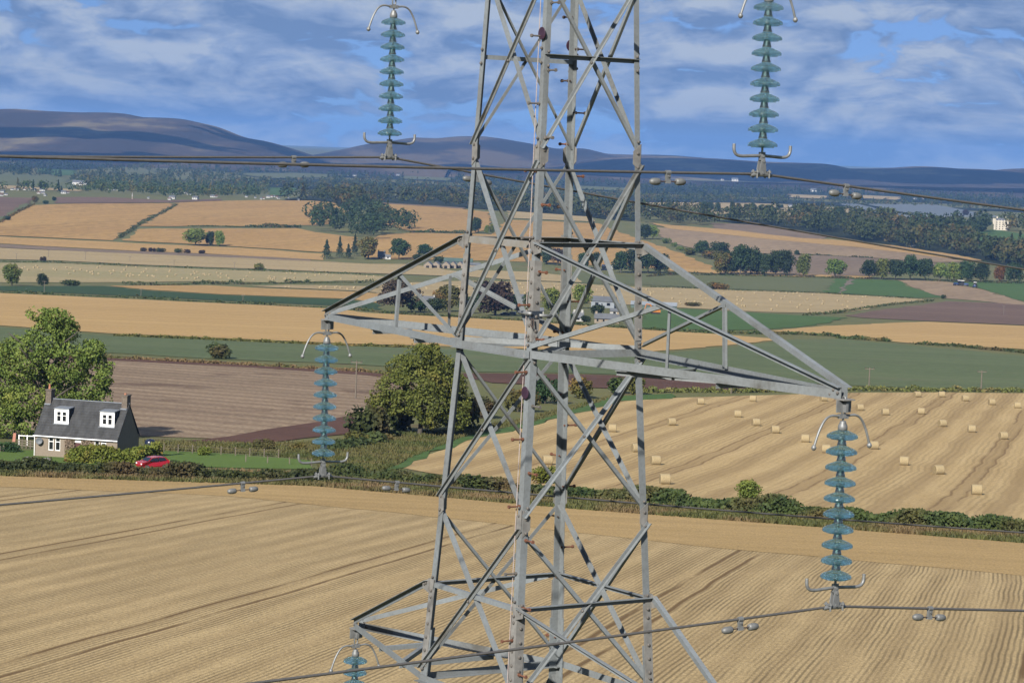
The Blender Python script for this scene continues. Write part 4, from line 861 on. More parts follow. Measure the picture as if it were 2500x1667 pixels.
# trees of the middle distance
for (u, v, h, w, kd, lf, lb) in [
 (29, 697, 53, 48, 'broad', 'light', 'rounded light green tree at the left edge beside the dark green strip'),
 (104, 699, 31, 32, 'broad', 'dark', 'small dark round tree second from the left edge by the dark green strip'),
 (177, 698, 17, 40, 'bush', 'hedge', 'low double bush right of the small dark round tree'),
 (106, 640, 16, 13, 'bush', 'maroon', 'small bare bush on the pale field near the left edge'),
 (629, 661, 21, 30, 'bush', 'olive', 'golden green dome shaped bush at the edge of the pale field'),
 (478, 600, 42, 56, 'broad', 'green', 'largest tree of the clump in the brown field'), (512, 600, 35, 26, 'broad', 'dark', 'narrow dark tree in the middle of the brown field clump'), (536, 601, 37, 28, 'broad', 'green', 'rightmost tree of the clump in the brown field'),
 (349, 614, 11, 14, 'bush', 'maroon', 'leftmost of six small bushes above the pale field'), (370, 615, 12, 15, 'bush', 'maroon', 'second of six small bushes above the pale field'), (391, 616, 13, 17, 'bush', 'hedge', 'third of six small bushes above the pale field'), (434, 618, 13, 16, 'bush', 'hedge', 'fourth of six small bushes above the pale field'), (458, 619, 12, 13, 'bush', 'maroon', 'fifth of six small bushes above the pale field'), (492, 620, 12, 15, 'bush', 'maroon', 'rightmost of six small bushes above the pale field'),
 (797, 632, 46, 34, 'conifer', 'conifer', 'broad dark conifer left of the farmhouse'), (829, 630, 52, 26, 'conifer', 'conifer', 'tall pointed conifer left of the farmhouse'), (850, 632, 36, 26, 'conifer', 'conifer', 'shorter conifer beside the brown-green tree'), (866, 625, 52, 26, 'conifer', 'conifer', 'dark conifer partly behind the brown-green tree'),
 (899, 633, 54, 60, 'broad', 'olive', 'wide brown-green tree shading the dark farmhouse'), (974, 633, 51, 47, 'broad', 'dark', 'isolated round dark tree right of the farmhouse'), (1037, 629, 33, 42, 'broad', 'dark', 'spreading dark tree above the gabled barns'), (1012, 635, 19, 24, 'bush', 'dark', 'dark bush left of the gabled barns'), (1068, 642, 20, 22, 'bush', 'dark', 'dark bush behind the gabled barns'),
 (1161, 569, 38, 30, 'broad', 'dark', 'lone dark tree on the brown hillside right of the left pylon leg'), (1188, 571, 21, 14, 'broad', 'light', 'small pale green tree on the brown hillside'), (1201, 571, 24, 15, 'broad', 'light', 'slightly taller pale green tree on the brown hillside'),
 (1760, 671, 54, 46, 'broad', 'olive', 'brownish first tree at the left end of the roadside row'), (1784, 671, 57, 42, 'broad', 'dark', 'second tree of the roadside row from the left'), (1807, 672, 74, 56, 'broad', 'dark', 'tallest tree of the roadside row'), (1832, 672, 68, 46, 'broad', 'dark', 'fourth tree of the roadside row from the left'), (1847, 672, 57, 38, 'broad', 'dark', 'fifth tree of the roadside row from the left'), (1867, 673, 52, 42, 'broad', 'dark', 'shortest tree of the roadside row'), (1893, 673, 62, 46, 'broad', 'dark', 'seventh tree of the roadside row from the left'), (1917, 674, 64, 44, 'broad', 'dark', 'last tree at the right end of the roadside row'),
 (1960, 676, 55, 40, 'broad', 'light', 'slender pale green tree standing alone right of the roadside row'), (2038, 678, 46, 50, 'broad', 'light', 'round bright green tree standing alone by the green field'),
 (1948, 623, 15, 14, 'bush', 'dark', 'small dark bush on the field boundary above the slender tree'), (1926, 622, 11, 10, 'bush', 'hedge', 'tiny bush on the field boundary left of the small dark bush'),
 (1714, 627, 40, 42, 'broad', 'dark', 'dark tree at the left of the hillside pair'), (1756, 627, 36, 50, 'broad', 'dark', 'wide dark tree at the right of the hillside pair'), (1680, 622, 21, 32, 'bush', 'light', 'pale green bush left of the hillside pair'), (1738, 632, 24, 40, 'bush', 'olive', 'olive scrub below the hillside pair'), (1627, 594, 16, 18, 'bush', 'light', 'small pale bush on the brown field edge'), (1646, 603, 13, 12, 'bush', 'light', 'smaller pale bush on the brown field edge'), (1662, 612, 12, 16, 'bush', 'light', 'pale scrub lower on the brown field edge'),
 (1572, 584, 36, 32, 'broad', 'dark', 'dark hillside tree close behind the right pylon leg'), (1594, 584, 34, 30, 'broad', 'green', 'green hillside tree just right of the right pylon leg'),
 (1515, 666, 52, 44, 'broad', 'dark', 'dark tree of the valley wood left of the right pylon leg'), (1548, 666, 58, 46, 'broad', 'dark', 'dark tree of the valley wood behind the right pylon leg'), (1582, 667, 60, 50, 'broad', 'dark', 'dark tree of the valley wood right of the right pylon leg'), (1612, 667, 48, 42, 'broad', 'dark', 'dark tree at the right end of the valley wood'), (1335, 645, 44, 44, 'broad', 'dark', 'dark tree left of the far pylon leg in the valley'), (1362, 648, 42, 36, 'broad', 'maroon', 'brown tree behind the far pylon leg in the valley'), (1425, 655, 38, 34, 'broad', 'dark', 'dark tree right of the far pylon leg in the valley'), (1455, 660, 44, 36, 'broad', 'dark', 'dark tree left of the low white farm building'),
 (1764, 707, 21, 44, 'bush', 'olive', 'large rounded bush on the pasture edge right of the pylon'), (1745, 706, 11, 22, 'bush', 'olive', 'small bush touching the large rounded bush'),
 (2122, 681, 47, 42, 'broad', 'dark', 'leftmost tree of the dark row on the right'), (2152, 682, 50, 44, 'broad', 'green', 'second tree of the dark row on the right'), (2186, 683, 50, 44, 'broad', 'dark', 'third tree of the dark row on the right'), (2222, 684, 62, 48, 'broad', 'dark', 'tallest tree of the dark row on the right'), (2258, 685, 54, 44, 'broad', 'dark', 'fifth tree of the dark row on the right'), (2294, 686, 44, 42, 'broad', 'green', 'sixth tree of the dark row on the right'), (2328, 687, 46, 40, 'broad', 'green', 'seventh tree of the dark row on the right'), (2360, 688, 50, 42, 'broad', 'dark', 'eighth tree of the dark row on the right'), (2396, 688, 50, 42, 'broad', 'dark', 'ninth tree of the dark row, beside the orange tree'), (2440, 687, 38, 34, 'broad', 'autumn', 'orange autumn tree near the right edge'), (2476, 690, 48, 42, 'broad', 'dark', 'dark tree right of the orange autumn tree'),
 (970, 762, 80, 98, 'broad', 'maroon', 'wide dark tree with reddish leaves behind the left arm post'), (1095, 760, 64, 80, 'broad', 'olive', 'olive and gold tree left of the left pylon leg'), (1208, 770, 82, 104, 'broad', 'maroon', 'very dark copper tree between the left and near legs'), (1180, 752, 66, 60, 'broad', 'dark', 'dark green tree behind the copper tree'), (1345, 765, 62, 58, 'broad', 'green', 'green farm tree just right of the near leg'), (1298, 760, 50, 40, 'broad', 'dark', 'dark farm tree behind the near leg'), (1418, 752, 58, 48, 'broad', 'green', 'green farm tree beside the grey barn'), (1456, 768, 30, 30, 'bush', 'dark', 'dark bush in front of the grey barn'), (1530, 786, 16, 22, 'bush', 'dark', 'small dark bush at the end of the stone cottage'),
 (2303, 729, 12, 10, 'bush', 'dark', 'small dark bush at the corner of the bright green field'), (1690, 748, 12, 30, 'bush', 'olive', 'low scrub at the corner of the far bale field'),
 (1825, 1230, 62, 66, 'broad', 'green', 'small green sapling rising from the roadside hedge right of the pylon'),
 (1335, 1180, 52, 58, 'bush', 'yellow', 'yellow-green bush by the hedge between the middle pylon legs'),
 (1188, 1200, 52, 88, 'bush', 'hedge', 'rounded dark bush in the hedge left of the near pylon leg'),
 (497, 1112, 26, 30, 'bush', 'yellow', 'small yellow-green bush on the garden lawn edge'), (650, 1100, 34, 44, 'bush', 'hedge', 'dark bush in the rough grass right of the lawn bush'),
 (720, 1098, 26, 40, 'bush', 'olive', 'low olive bush in rough grass left of the middle insulator'),
 (1632, 521, 26, 22, 'broad', 'dark', 'dark tree beside the small white far cottage'), (1718, 520, 28, 24, 'broad', 'dark', 'round dark tree at the left of the pale far field'), (1734, 520, 27, 20, 'broad', 'dark', 'second dark tree on the pale far field'), (1752, 521, 26, 16, 'broad', 'dark', 'third dark tree on the pale far field'), (1787, 524, 32, 18, 'broad', 'dark', 'tall dark tree on the pale far field'), (1802, 524, 28, 14, 'broad', 'dark', 'slim dark tree beside the tall one on the pale far field'), (1821, 524, 26, 14, 'broad', 'dark', 'narrow dark tree right of the slim pair'), (1838, 525, 30, 17, 'broad', 'dark', 'upright dark tree in the middle of the pale far field'), (1857, 526, 26, 16, 'broad', 'dark', 'dark tree second from the right on the pale far field'), (1872, 527, 26, 20, 'broad', 'dark', 'rightmost dark tree on the pale far field'), (1903, 508, 11, 15, 'bush', 'dark', 'small tree left of the white far house'),
 (2048, 546, 42, 30, 'broad', 'dark', 'tall dark tree at the right of the pale far field'), (2123, 530, 22, 24, 'broad', 'light', 'pale green tree before the glasshouses'), (2148, 530, 22, 26, 'broad', 'light', 'second pale green tree before the glasshouses'), (2172, 534, 26, 34, 'broad', 'green', 'green tree at the left end of the glasshouses'), (2357, 528, 16, 18, 'broad', 'maroon', 'dark red tree in front of the glasshouses'),
 (104, 462, 20, 21, 'broad', 'dark', 'round tree among the village houses'), (62, 453, 12, 10, 'bush', 'dark', 'small bush on the far pasture'), (150, 472, 18, 14, 'conifer', 'conifer', 'pointed tree right of the village houses'), (85, 496, 18, 18, 'broad', 'olive', 'olive tree at the corner of the maroon field'), (116, 498, 10, 18, 'bush', 'dark', 'dark bush at the top of the brown field'), (132, 490, 12, 10, 'bush', 'dark', 'dark bush at the end of the maroon strip'), (18, 538, 12, 16, 'bush', 'dark', 'dark bush on the left boundary of the brown field')]:
    tree(u, v, h, w, kd, lf, lb)
for (u, v, h, w, kd, lf, lb) in [(1022, 760, 34, 40, 'bush', 'dark', 'dark bush half hiding the white farm cottage'), (1062, 762, 40, 36, 'bush', 'dark', 'dark bush right of the white farm cottage'), (1390, 786, 24, 26, 'bush', 'dark', 'dark bush left of the small white cottage'), (1432, 786, 20, 22, 'bush', 'dark', 'dark bush right of the small white cottage'), (1250, 762, 44, 50, 'broad', 'dark', 'dark farm tree left of the near leg'), (1140, 764, 40, 50, 'broad', 'dark', 'dark farm tree between the olive and the copper tree'), (1375, 768, 44, 44, 'broad', 'dark', 'dark farm tree in front of the far leg')]:
    tree(u, v, h, w, kd, lf, lb)
# ------------------------------------------------------------------ hedges and scrub lines
def hedge(px, hpx, wm, leaf, label, n, ls=.8, seed=0, cat='hedge', name='hedge', gap=0.0, base=True):
    rg = np.random.default_rng(seed); P = [G(*q) for q in px]
    seg = [(P[i+1]-P[i]).length for i in range(len(P)-1)]; tot = sum(seg); cum = np.concatenate([[0], np.cumsum(seg)])
    t = np.sort(rg.random(n)*tot)
    X = np.interp(t, cum, [p.x for p in P]); Y = np.interp(t, cum, [p.y for p in P])
    hm = hpx/PXM(P[len(P)//2]); k = hm*2.4
    hh = hm*(.45+.55*np.abs(np.sin(t/k*.9+seed)+.7*np.sin(t/k*2.3+seed*2)+.35*np.sin(t/k*5.1))/1.5)
    if gap: hh = np.where(np.sin(t/(k*2.2)+seed*1.3)+.6*np.sin(t/(k*.9)) < gap*2-1.2, hm*.16, hh)
    e = rg.normal(size=n)*.35; e = np.clip(e, -.6, .6)
    Z = hh*np.sqrt(np.clip(1-(e/.62)**2, .05, 1))*rg.random(n)**.5
    X = X+rg.normal(size=n)*wm*.12; Y = Y+e*wm
    C = np.stack([X, Y, TZ(X, Y)+Z], -1); o0 = P[0]
    V = quads(C, ls*(.6+.8*rg.random(n)), rg, np.array([[0, -.3, .5]]))-np.array(o0)
    t_ = empty(name, o0); tag(t_, label, cat); link('foliage', qmesh('foliage', V, LM[leaf]), t_); return t_
HD = [
 ([(1390, 1212), (1500, 1222), (1587, 1232), (1700, 1243)], 46, 3.5, 'hedge', 'dark hedge along the stubble right of the far pylon leg', 9000, .34),
 ([(1690, 1243), (1900, 1258), (2100, 1276), (2300, 1290), (2560, 1312)], 48, 3.5, 'hedge', 'long dark hedge dividing the two stubble fields at right', 15000, .34),
 ([(780, 1162), (900, 1170), (1010, 1178), (1120, 1188), (1290, 1205), (1400, 1215)], 34, 4, 'hedge', 'broken hedge running behind the left pylon leg', 9000, .34),
 ([(-60, 1150), (100, 1152), (300, 1163), (460, 1168), (640, 1172), (800, 1178)], 38, 4.5, 'hedge', 'scrubby hedge in front of the cottage garden', 12000, .34),
 ([(800, 1100), (860, 1092), (900, 1085), (960, 1068)], 26, 5, 'hedge', 'low scrub leading to the big rounded tree', 2500, .5),
 ([(-120, 866), (260, 874), (480, 886), (620, 893), (900, 909), (1000, 922)], 9, 2.0, 'straw', 'grassy bank between the green field and the ploughed field', 6000, .45),
 ([(278, 820), (600, 834), (850, 845), (1000, 849)], 8, 2.2, 'olive', 'low hedge between the golden and green fields at left', 2600, .6),
 ([(-60, 712), (278, 726), (578, 741), (820, 753), (925, 762)], 9, 3, 'hedge', 'low hedge under the dark green strip', 1800, .9),
 ([(930, 764), (1260, 783), (1380, 792), (1585, 806), (1700, 813)], 7, 3, 'hedge', 'low hedge in front of the farm', 1600, .9),
 ([(300, 696), (380, 697), (470, 694), (540, 694), (610, 693), (700, 692), (830, 690), (920, 692)], 11, 4, 'hedge', 'gappy hedge below the left bale field', 1800, 1.0),
 ([(-60, 637), (145, 642), (361, 652), (470, 656), (650, 663), (850, 670), (960, 676)], 6, 3, 'hedge', 'thin hedge between the two pale fields', 1400, 1.1),
 ([(460, 553), (520, 553), (600, 555), (660, 556), (735, 556)], 11, 6, 'hedge', 'brown-green hedgerow between the brown hill fields', 1500, 1.5),
 ([(1000, 568), (1060, 568), (1100, 569), (1140, 570)], 8, 6, 'hedge', 'hedgerow right of the dark copse', 700, 1.5),
 ([(330, 556), (350, 545), (370, 533), (395, 523), (430, 502)], 5, 8, 'hedge', 'scrubby track side climbing between brown fields', 800, 1.5),
 ([(290, 582), (310, 570), (330, 557)], 8, 8, 'hedge', 'dark scrub at the foot of the track between brown fields', 500, 1.5),
 ([(0, 545), (30, 527), (64, 510), (84, 500)], 6, 6, 'olive', 'hedge along the left boundary of the brown field', 600, 1.6),
 ([(1580, 700), (1755, 708), (2014, 717), (2255, 731)], 4, 3, 'hedge', 'thin hedge above the far bale field', 1000, 1.1),
 ([(1960, 771), (2031, 766), (2100, 755), (2180, 744), (2280, 735)], 7, 5, 'hedge', 'scrub along the lower edge of the far bale field', 900, 1.1),
 ([(1700, 812), (1800, 814), (1880, 816), (1960, 817), (2050, 822)], 9, 4, 'hedge', 'dark hedge between the two golden fields', 900, .9),
 ([(2048, 826), (2130, 831), (2170, 834)], 10, 4, 'hedge', 'thick dark hedge at the top of the green field', 700, .8),
 ([(2230, 840), (2330, 846), (2430, 855), (2560, 868)], 9, 4, 'hedge', 'hedge at the right top of the green field', 900, .8),
 ([(1570, 958), (1700, 957), (1800, 958), (1950, 955), (2036, 952), (2150, 954), (2300, 955), (2560, 958)], 13, 3, 'grass', 'rough grassy hedge bottom behind the bale field', 3500, .5),
 ([(1740, 672), (1900, 675), (2000, 678), (2130, 681)], 4, 3, 'hedge', 'low hedge under the roadside trees', 600, 1.2),
 ([(1940, 622), (2000, 624), (2060, 627), (2130, 631)], 5, 4, 'hedge', 'dotted hedge across the brown hillside at right', 500, 1.4),
 ([(2260, 686), (2350, 690), (2500, 693), (2600, 695)], 8, 4, 'hedge', 'scrub under the dark row of trees at right', 700, 1.2),
 ([(1580, 676), (1660, 670), (1740, 672)], 8, 4, 'hedge', 'dark scrub below the brown hill right of the pylon', 500, 1.2),
]
for i, (px, hp, wm, lf, lb, n, ls) in enumerate(HD): hedge(px, hp, wm, lf, lb, n, ls, 40+i, gap=.55 if i in (7, 9, 10, 11, 16, 23) else 0)
# ------------------------------------------------------------------ rough grass (uncountable)
def tufts(name, poly, n, h, leaf, label, seed, wdt=.12):
    rg = np.random.default_rng(seed); a = np.array(poly, float); lo, hi = a.min(0), a.max(0); C = []
    def inside(q):
        c = np.zeros(len(q), bool); j = len(a)-1
        for i in range(len(a)):
            if a[i, 1] != a[j, 1]:
                k = ((a[i, 1] > q[:, 1]) != (a[j, 1] > q[:, 1])) & (q[:, 0] < (a[j, 0]-a[i, 0])*(q[:, 1]-a[i, 1])/(a[j, 1]-a[i, 1])+a[i, 0]); c ^= k
            j = i
        return c
    # sample on the ground through a coarse pixel lattice
    us = np.linspace(lo[0], hi[0], 60); vs = np.linspace(lo[1], hi[1], 14)
    gx = np.array([[(lambda p: (p.x, p.y))(G(u, v)) for u in us] for v in vs])
    cnt = 0
    while cnt < n:
        m_ = n*2; q = lo+rg.random((m_, 2))*(hi-lo); q = q[inside(q)][:n-cnt]
        fu = (q[:, 0]-lo[0])/(hi[0]-lo[0])*59; fv = (q[:, 1]-lo[1])/(hi[1]-lo[1])*13; iu = np.clip(fu.astype(int), 0, 58); iv = np.clip(fv.astype(int), 0, 12); fu -= iu; fv -= iv
        pt = (gx[iv, iu]*(1-fu)[:, None]+gx[iv, iu+1]*fu[:, None])*(1-fv)[:, None]+(gx[iv+1, iu]*(1-fu)[:, None]+gx[iv+1, iu+1]*fu[:, None])*fv[:, None]
        C.append(pt); cnt += len(pt)
    C = np.concatenate(C); n = len(C); X, Y = C[:, 0], C[:, 1]; Z = TZ(X, Y)
    a_ = rg.random(n)*3.1416; hh = h*(.4+.9*rg.random(n)); w = wdt*(.6+rg.random(n)); lx = rg.normal(size=n)*.4*hh; ly = rg.normal(size=n)*.4*hh
    dx, dy = np.cos(a_)*w, np.sin(a_)*w
    V = np.stack([np.stack([X-dx, Y-dy, Z], -1), np.stack([X+dx, Y+dy, Z], -1), np.stack([X+lx+dx*.3, Y+ly+dy*.3, Z+hh], -1), np.stack([X+lx-dx*.3, Y+ly-dy*.3, Z+hh], -1)], 1).reshape(-1, 3)
    o = link(name, qmesh(name, V, LM[leaf])); tag(o, label, 'grass', None, 'stuff'); return o
tufts('rough_grass', [(-40, 1135), (380, 1148), (760, 1155), (1050, 1180), (1400, 1218), (1900, 1260), (2520, 1305), (2520, 1329), (1914, 1282), (1400, 1244), (1050, 1213), (760, 1188), (380, 1176), (-40, 1162)], 42000, .42, 'verge', 'rough green grass verge along the near stubble field', 61, .085)
tufts('dry_grass', [(350, 1078), (640, 1085), (820, 1080), (960, 1060), (1100, 1050), (1250, 1030), (1490, 968), (1490, 975), (1300, 1032), (1130, 1068), (1010, 1115), (940, 1150), (780, 1150), (770, 1125), (560, 1108), (380, 1100)], 26000, .45, 'verge2', 'pale dry grass on the bank round the big tree', 62, .085)
# ------------------------------------------------------------------ woods that read as one mass
CLEAR = [(655, 722, 460, 478), (425, 458, 434, 442), (600, 800, 425, 436), (985, 1100, 432, 441), (1930, 2015, 477, 486), (2105, 2195, 479, 488), (1405, 1535, 456, 466), (305, 385, 419, 428)]
def wood(name, poly, n, hm, leafs, label, seed, nq=46, ls=2.6, conif=.2):
    rg = np.random.default_rng(seed); a = np.array(poly, float); lo, hi = a.min(0), a.max(0)
    def inside(p):
        c = False; j = len(a)-1
        for i in range(len(a)):
            if (a[i, 1] > p[1]) != (a[j, 1] > p[1]) and p[0] < (a[j, 0]-a[i, 0])*(p[1]-a[i, 1])/(a[j, 1]-a[i, 1])+a[i, 0]: c = not c
            j = i
        return c
    V = []; c = 0
    o0 = None
    while c < n:
        q = lo+rg.random(2)*(hi-lo)
        if not inside(q) or any(a_ <= q[0] <= b_ and c_ <= q[1] <= d_+9 for a_, b_, c_, d_ in CLEAR): continue
        p = np.array(G(*q)); c += 1
        if o0 is None: o0 = p.copy()
        H = hm*(.65+.7*rg.random()); Wd = H*(.32+.2*rg.random())
        if rg.random() < conif:
            t = rg.random(nq); r = (1-t)*Wd*.55*rg.random(nq)**.4; an = rg.random(nq)*6.283; C = np.stack([r*np.cos(an), r*np.sin(an), H*(.08+t*.98)], -1); d = None
        else:
            d = rg.normal(size=(nq, 3)); d /= np.linalg.norm(d, axis=1)[:, None]; C = d*np.array([Wd, Wd, H*.40])*(.75+.3*rg.random(nq))[:, None]+np.array([0, 0, H*.58]); C[:, 2] = np.maximum(C[:, 2], H*.06)
        V.append(quads(C+p-o0, H*.17*(.7+.8*rg.random(nq))*ls/2.6, rg, d))
    o = link(name, qmesh(name, np.concatenate(V), LM[leafs])); o.location = o0; tag(o, label, 'woodland', None, 'stuff'); return o
LM['wood'] = leaf_mat('wood_leaves', (.022, .036, .011), (.042, .056, .016), (.095, .070, .022), .022, .58)
LM['woodd'] = leaf_mat('dark_wood_leaves', (.015, .028, .011), (.028, .042, .014), (.05, .045, .016), .02, .62)
wood('woodland', [(752, 552), (790, 520), (850, 528), (900, 500), (935, 512), (1000, 545), (1008, 566), (930, 574), (905, 588), (870, 580), (800, 570), (765, 566)], 85, 17, 'woodd', 'dark copse filling the hollow between brown hill fields', 81, 130, 1.5, .12)
wood('woodland', [(690, 489), (760, 476), (840, 470), (930, 474), (1100, 480), (1260, 494), (1450, 512), (1560, 530), (1560, 542), (1470, 535), (1440, 530), (1240, 516), (1130, 508), (930, 496), (850, 515), (812, 494), (760, 489)], 330, 19, 'wood', 'belt of mixed woodland behind the brown hill fields', 82, 80, 2.0, .1)
wood('woodland', [(1560, 530), (1640, 522), (1700, 528), (1640, 538), (1740, 538), (1900, 535), (2050, 540), (2180, 544), (2200, 560), (2300, 566), (2330, 580), (2310, 595), (2400, 612), (2480, 620), (2560, 640), (2560, 665), (2420, 645), (2350, 625), (2180, 600), (2040, 578), (1830, 548), (1740, 552), (1640, 552), (1560, 542)], 420, 19, 'wood', 'broad mixed wood above the fields at right', 83, 90, 1.8, .12)
wood('woodland', [(2230, 566), (2320, 562), (2400, 564), (2400, 574), (2320, 592), (2240, 586)], 60, 21, 'woodd', 'dense dark wood left of the castle', 84, 100, 1.8, .2)
wood('woodland', [(2440, 555), (2560, 550), (2560, 570), (2470, 568)], 30, 18, 'wood', 'wood beside and behind the castle', 88, 90, 1.8, .1)
wood('woodland', [(-60, 465), (140, 470), (330, 474), (420, 482), (640, 482), (700, 480), (700, 462), (600, 458), (430, 450), (330, 440), (170, 446), (240, 460), (180, 470), (60, 466)], 560, 13, 'wood', 'trees in and around the far village', 85, 46, 2.4, .2)
wood('woodland', [(160, 446), (180, 425), (330, 405), (420, 408), (600, 428), (840, 436), (1000, 446), (1250, 458), (1560, 478), (1900, 486), (2180, 500), (2560, 512), (2560, 522), (2440, 514), (2190, 508), (1900, 496), (1560, 494), (1240, 486), (900, 470), (700, 460), (430, 448)], 1500, 13, 'wood', 'wide belt of far woodland across the valley', 86, 30, 3.0, .25)
wood('woodland', [(-60, 400), (300, 398), (560, 408), (820, 420), (1250, 434), (1700, 456), (2100, 470), (2560, 486), (2560, 508), (2180, 492), (1560, 472), (1000, 440), (600, 424), (330, 402), (180, 416), (90, 410), (-60, 416)], 1500, 14, 'woodd', 'distant forest along the foot of the hills', 87, 22, 3.4, .5)
wood('woodland', [(-60, 419), (20, 420), (150, 430), (150, 433), (-60, 424)], 70, 16, 'woodd', 'dark line of far trees above the pasture at left', 89, 40, 2.4, .5)

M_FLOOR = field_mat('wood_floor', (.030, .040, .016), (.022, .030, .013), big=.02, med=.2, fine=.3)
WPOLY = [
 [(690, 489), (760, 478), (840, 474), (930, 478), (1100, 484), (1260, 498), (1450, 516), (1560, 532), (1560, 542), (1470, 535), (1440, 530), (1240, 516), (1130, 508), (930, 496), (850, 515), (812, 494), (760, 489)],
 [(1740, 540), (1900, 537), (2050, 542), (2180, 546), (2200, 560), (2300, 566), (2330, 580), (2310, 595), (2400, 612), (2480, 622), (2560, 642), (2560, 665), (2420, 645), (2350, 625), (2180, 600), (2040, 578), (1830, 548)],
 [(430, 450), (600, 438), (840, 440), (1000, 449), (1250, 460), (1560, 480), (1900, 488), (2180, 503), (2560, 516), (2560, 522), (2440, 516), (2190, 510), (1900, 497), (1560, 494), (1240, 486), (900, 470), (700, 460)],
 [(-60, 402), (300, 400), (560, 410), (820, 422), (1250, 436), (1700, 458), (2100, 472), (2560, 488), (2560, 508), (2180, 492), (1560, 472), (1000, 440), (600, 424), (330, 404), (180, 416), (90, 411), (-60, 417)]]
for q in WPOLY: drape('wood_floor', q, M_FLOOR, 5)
# ------------------------------------------------------------------ cottage and its garden
SLATE = simple('slate', (.052, .054, .056), .8, 0, .6, .9, .3, stretch=(1.6, 1.0, .35))
HARL = simple('harled_wall', (.30, .245, .185), .95, 0, .18, 5, .3)
STONE = simple('chimney_stone', (.19, .155, .12), .95, 0, .4, 4, .4)
WHITE = simple('white_paint', (.78, .78, .76), .5, 0, .06, 3, ka=.9)
LEAD = simple('lead_flashing', (.30, .33, .37), .5, .2, .25, 4)
DARKG = simple('dark_glass', (.012, .014, .018), .08, 0, .2, 2, spec=.8)
TERRA = simple('terracotta', (.52, .22, .12), .8, 0, .2, 6)
CURT = simple('curtain', (.45, .44, .42), .9, 0, .2, 8)
def walled(mb, x0, x1, z0, z1, y, th, holes):
    xs = sorted({x0, x1, *[h[0] for h in holes], *[h[1] for h in holes]}); zs = sorted({z0, z1, *[h[2] for h in holes], *[h[3] for h in holes]})
    for a, b in zip(xs[:-1], xs[1:]):
        for c, d in zip(zs[:-1], zs[1:]):
            mx, mz = (a+b)/2, (c+d)/2
            if not any(h[0] < mx < h[1] and h[2] < mz < h[3] for h in holes): mb.box(a, b, y, y+th, c, d)
    return mb
def sash(parent, x0, x1, z0, z1, y, bar=.55, curtain=False):
    f = MB(); w = .075
    f.box(x0, x0+w, y, y+.08, z0, z1); f.box(x1-w, x1, y, y+.08, z0, z1); f.box(x0+w, x1-w, y, y+.08, z0, z0+w); f.box(x0+w, x1-w, y, y+.08, z1-w, z1)
    zb = z0+(z1-z0)*bar; f.box(x0+w, x1-w, y+.005, y+.07, zb-.04, zb+.04)
    o = f.build('window', WHITE, parent)
    for a, b in ((z0+w, zb-.04), (zb+.04, z1-w)): MB().box(x0+w, x1-w, y+.04, y+.05, a, b).build('pane', DARKG, o)
    MB().box(x0-.05, x1+.05, y-.06, y+.0, z0-.07, z0-.005).build('sill', HARL if curtain is None else WHITE, o)
    return o
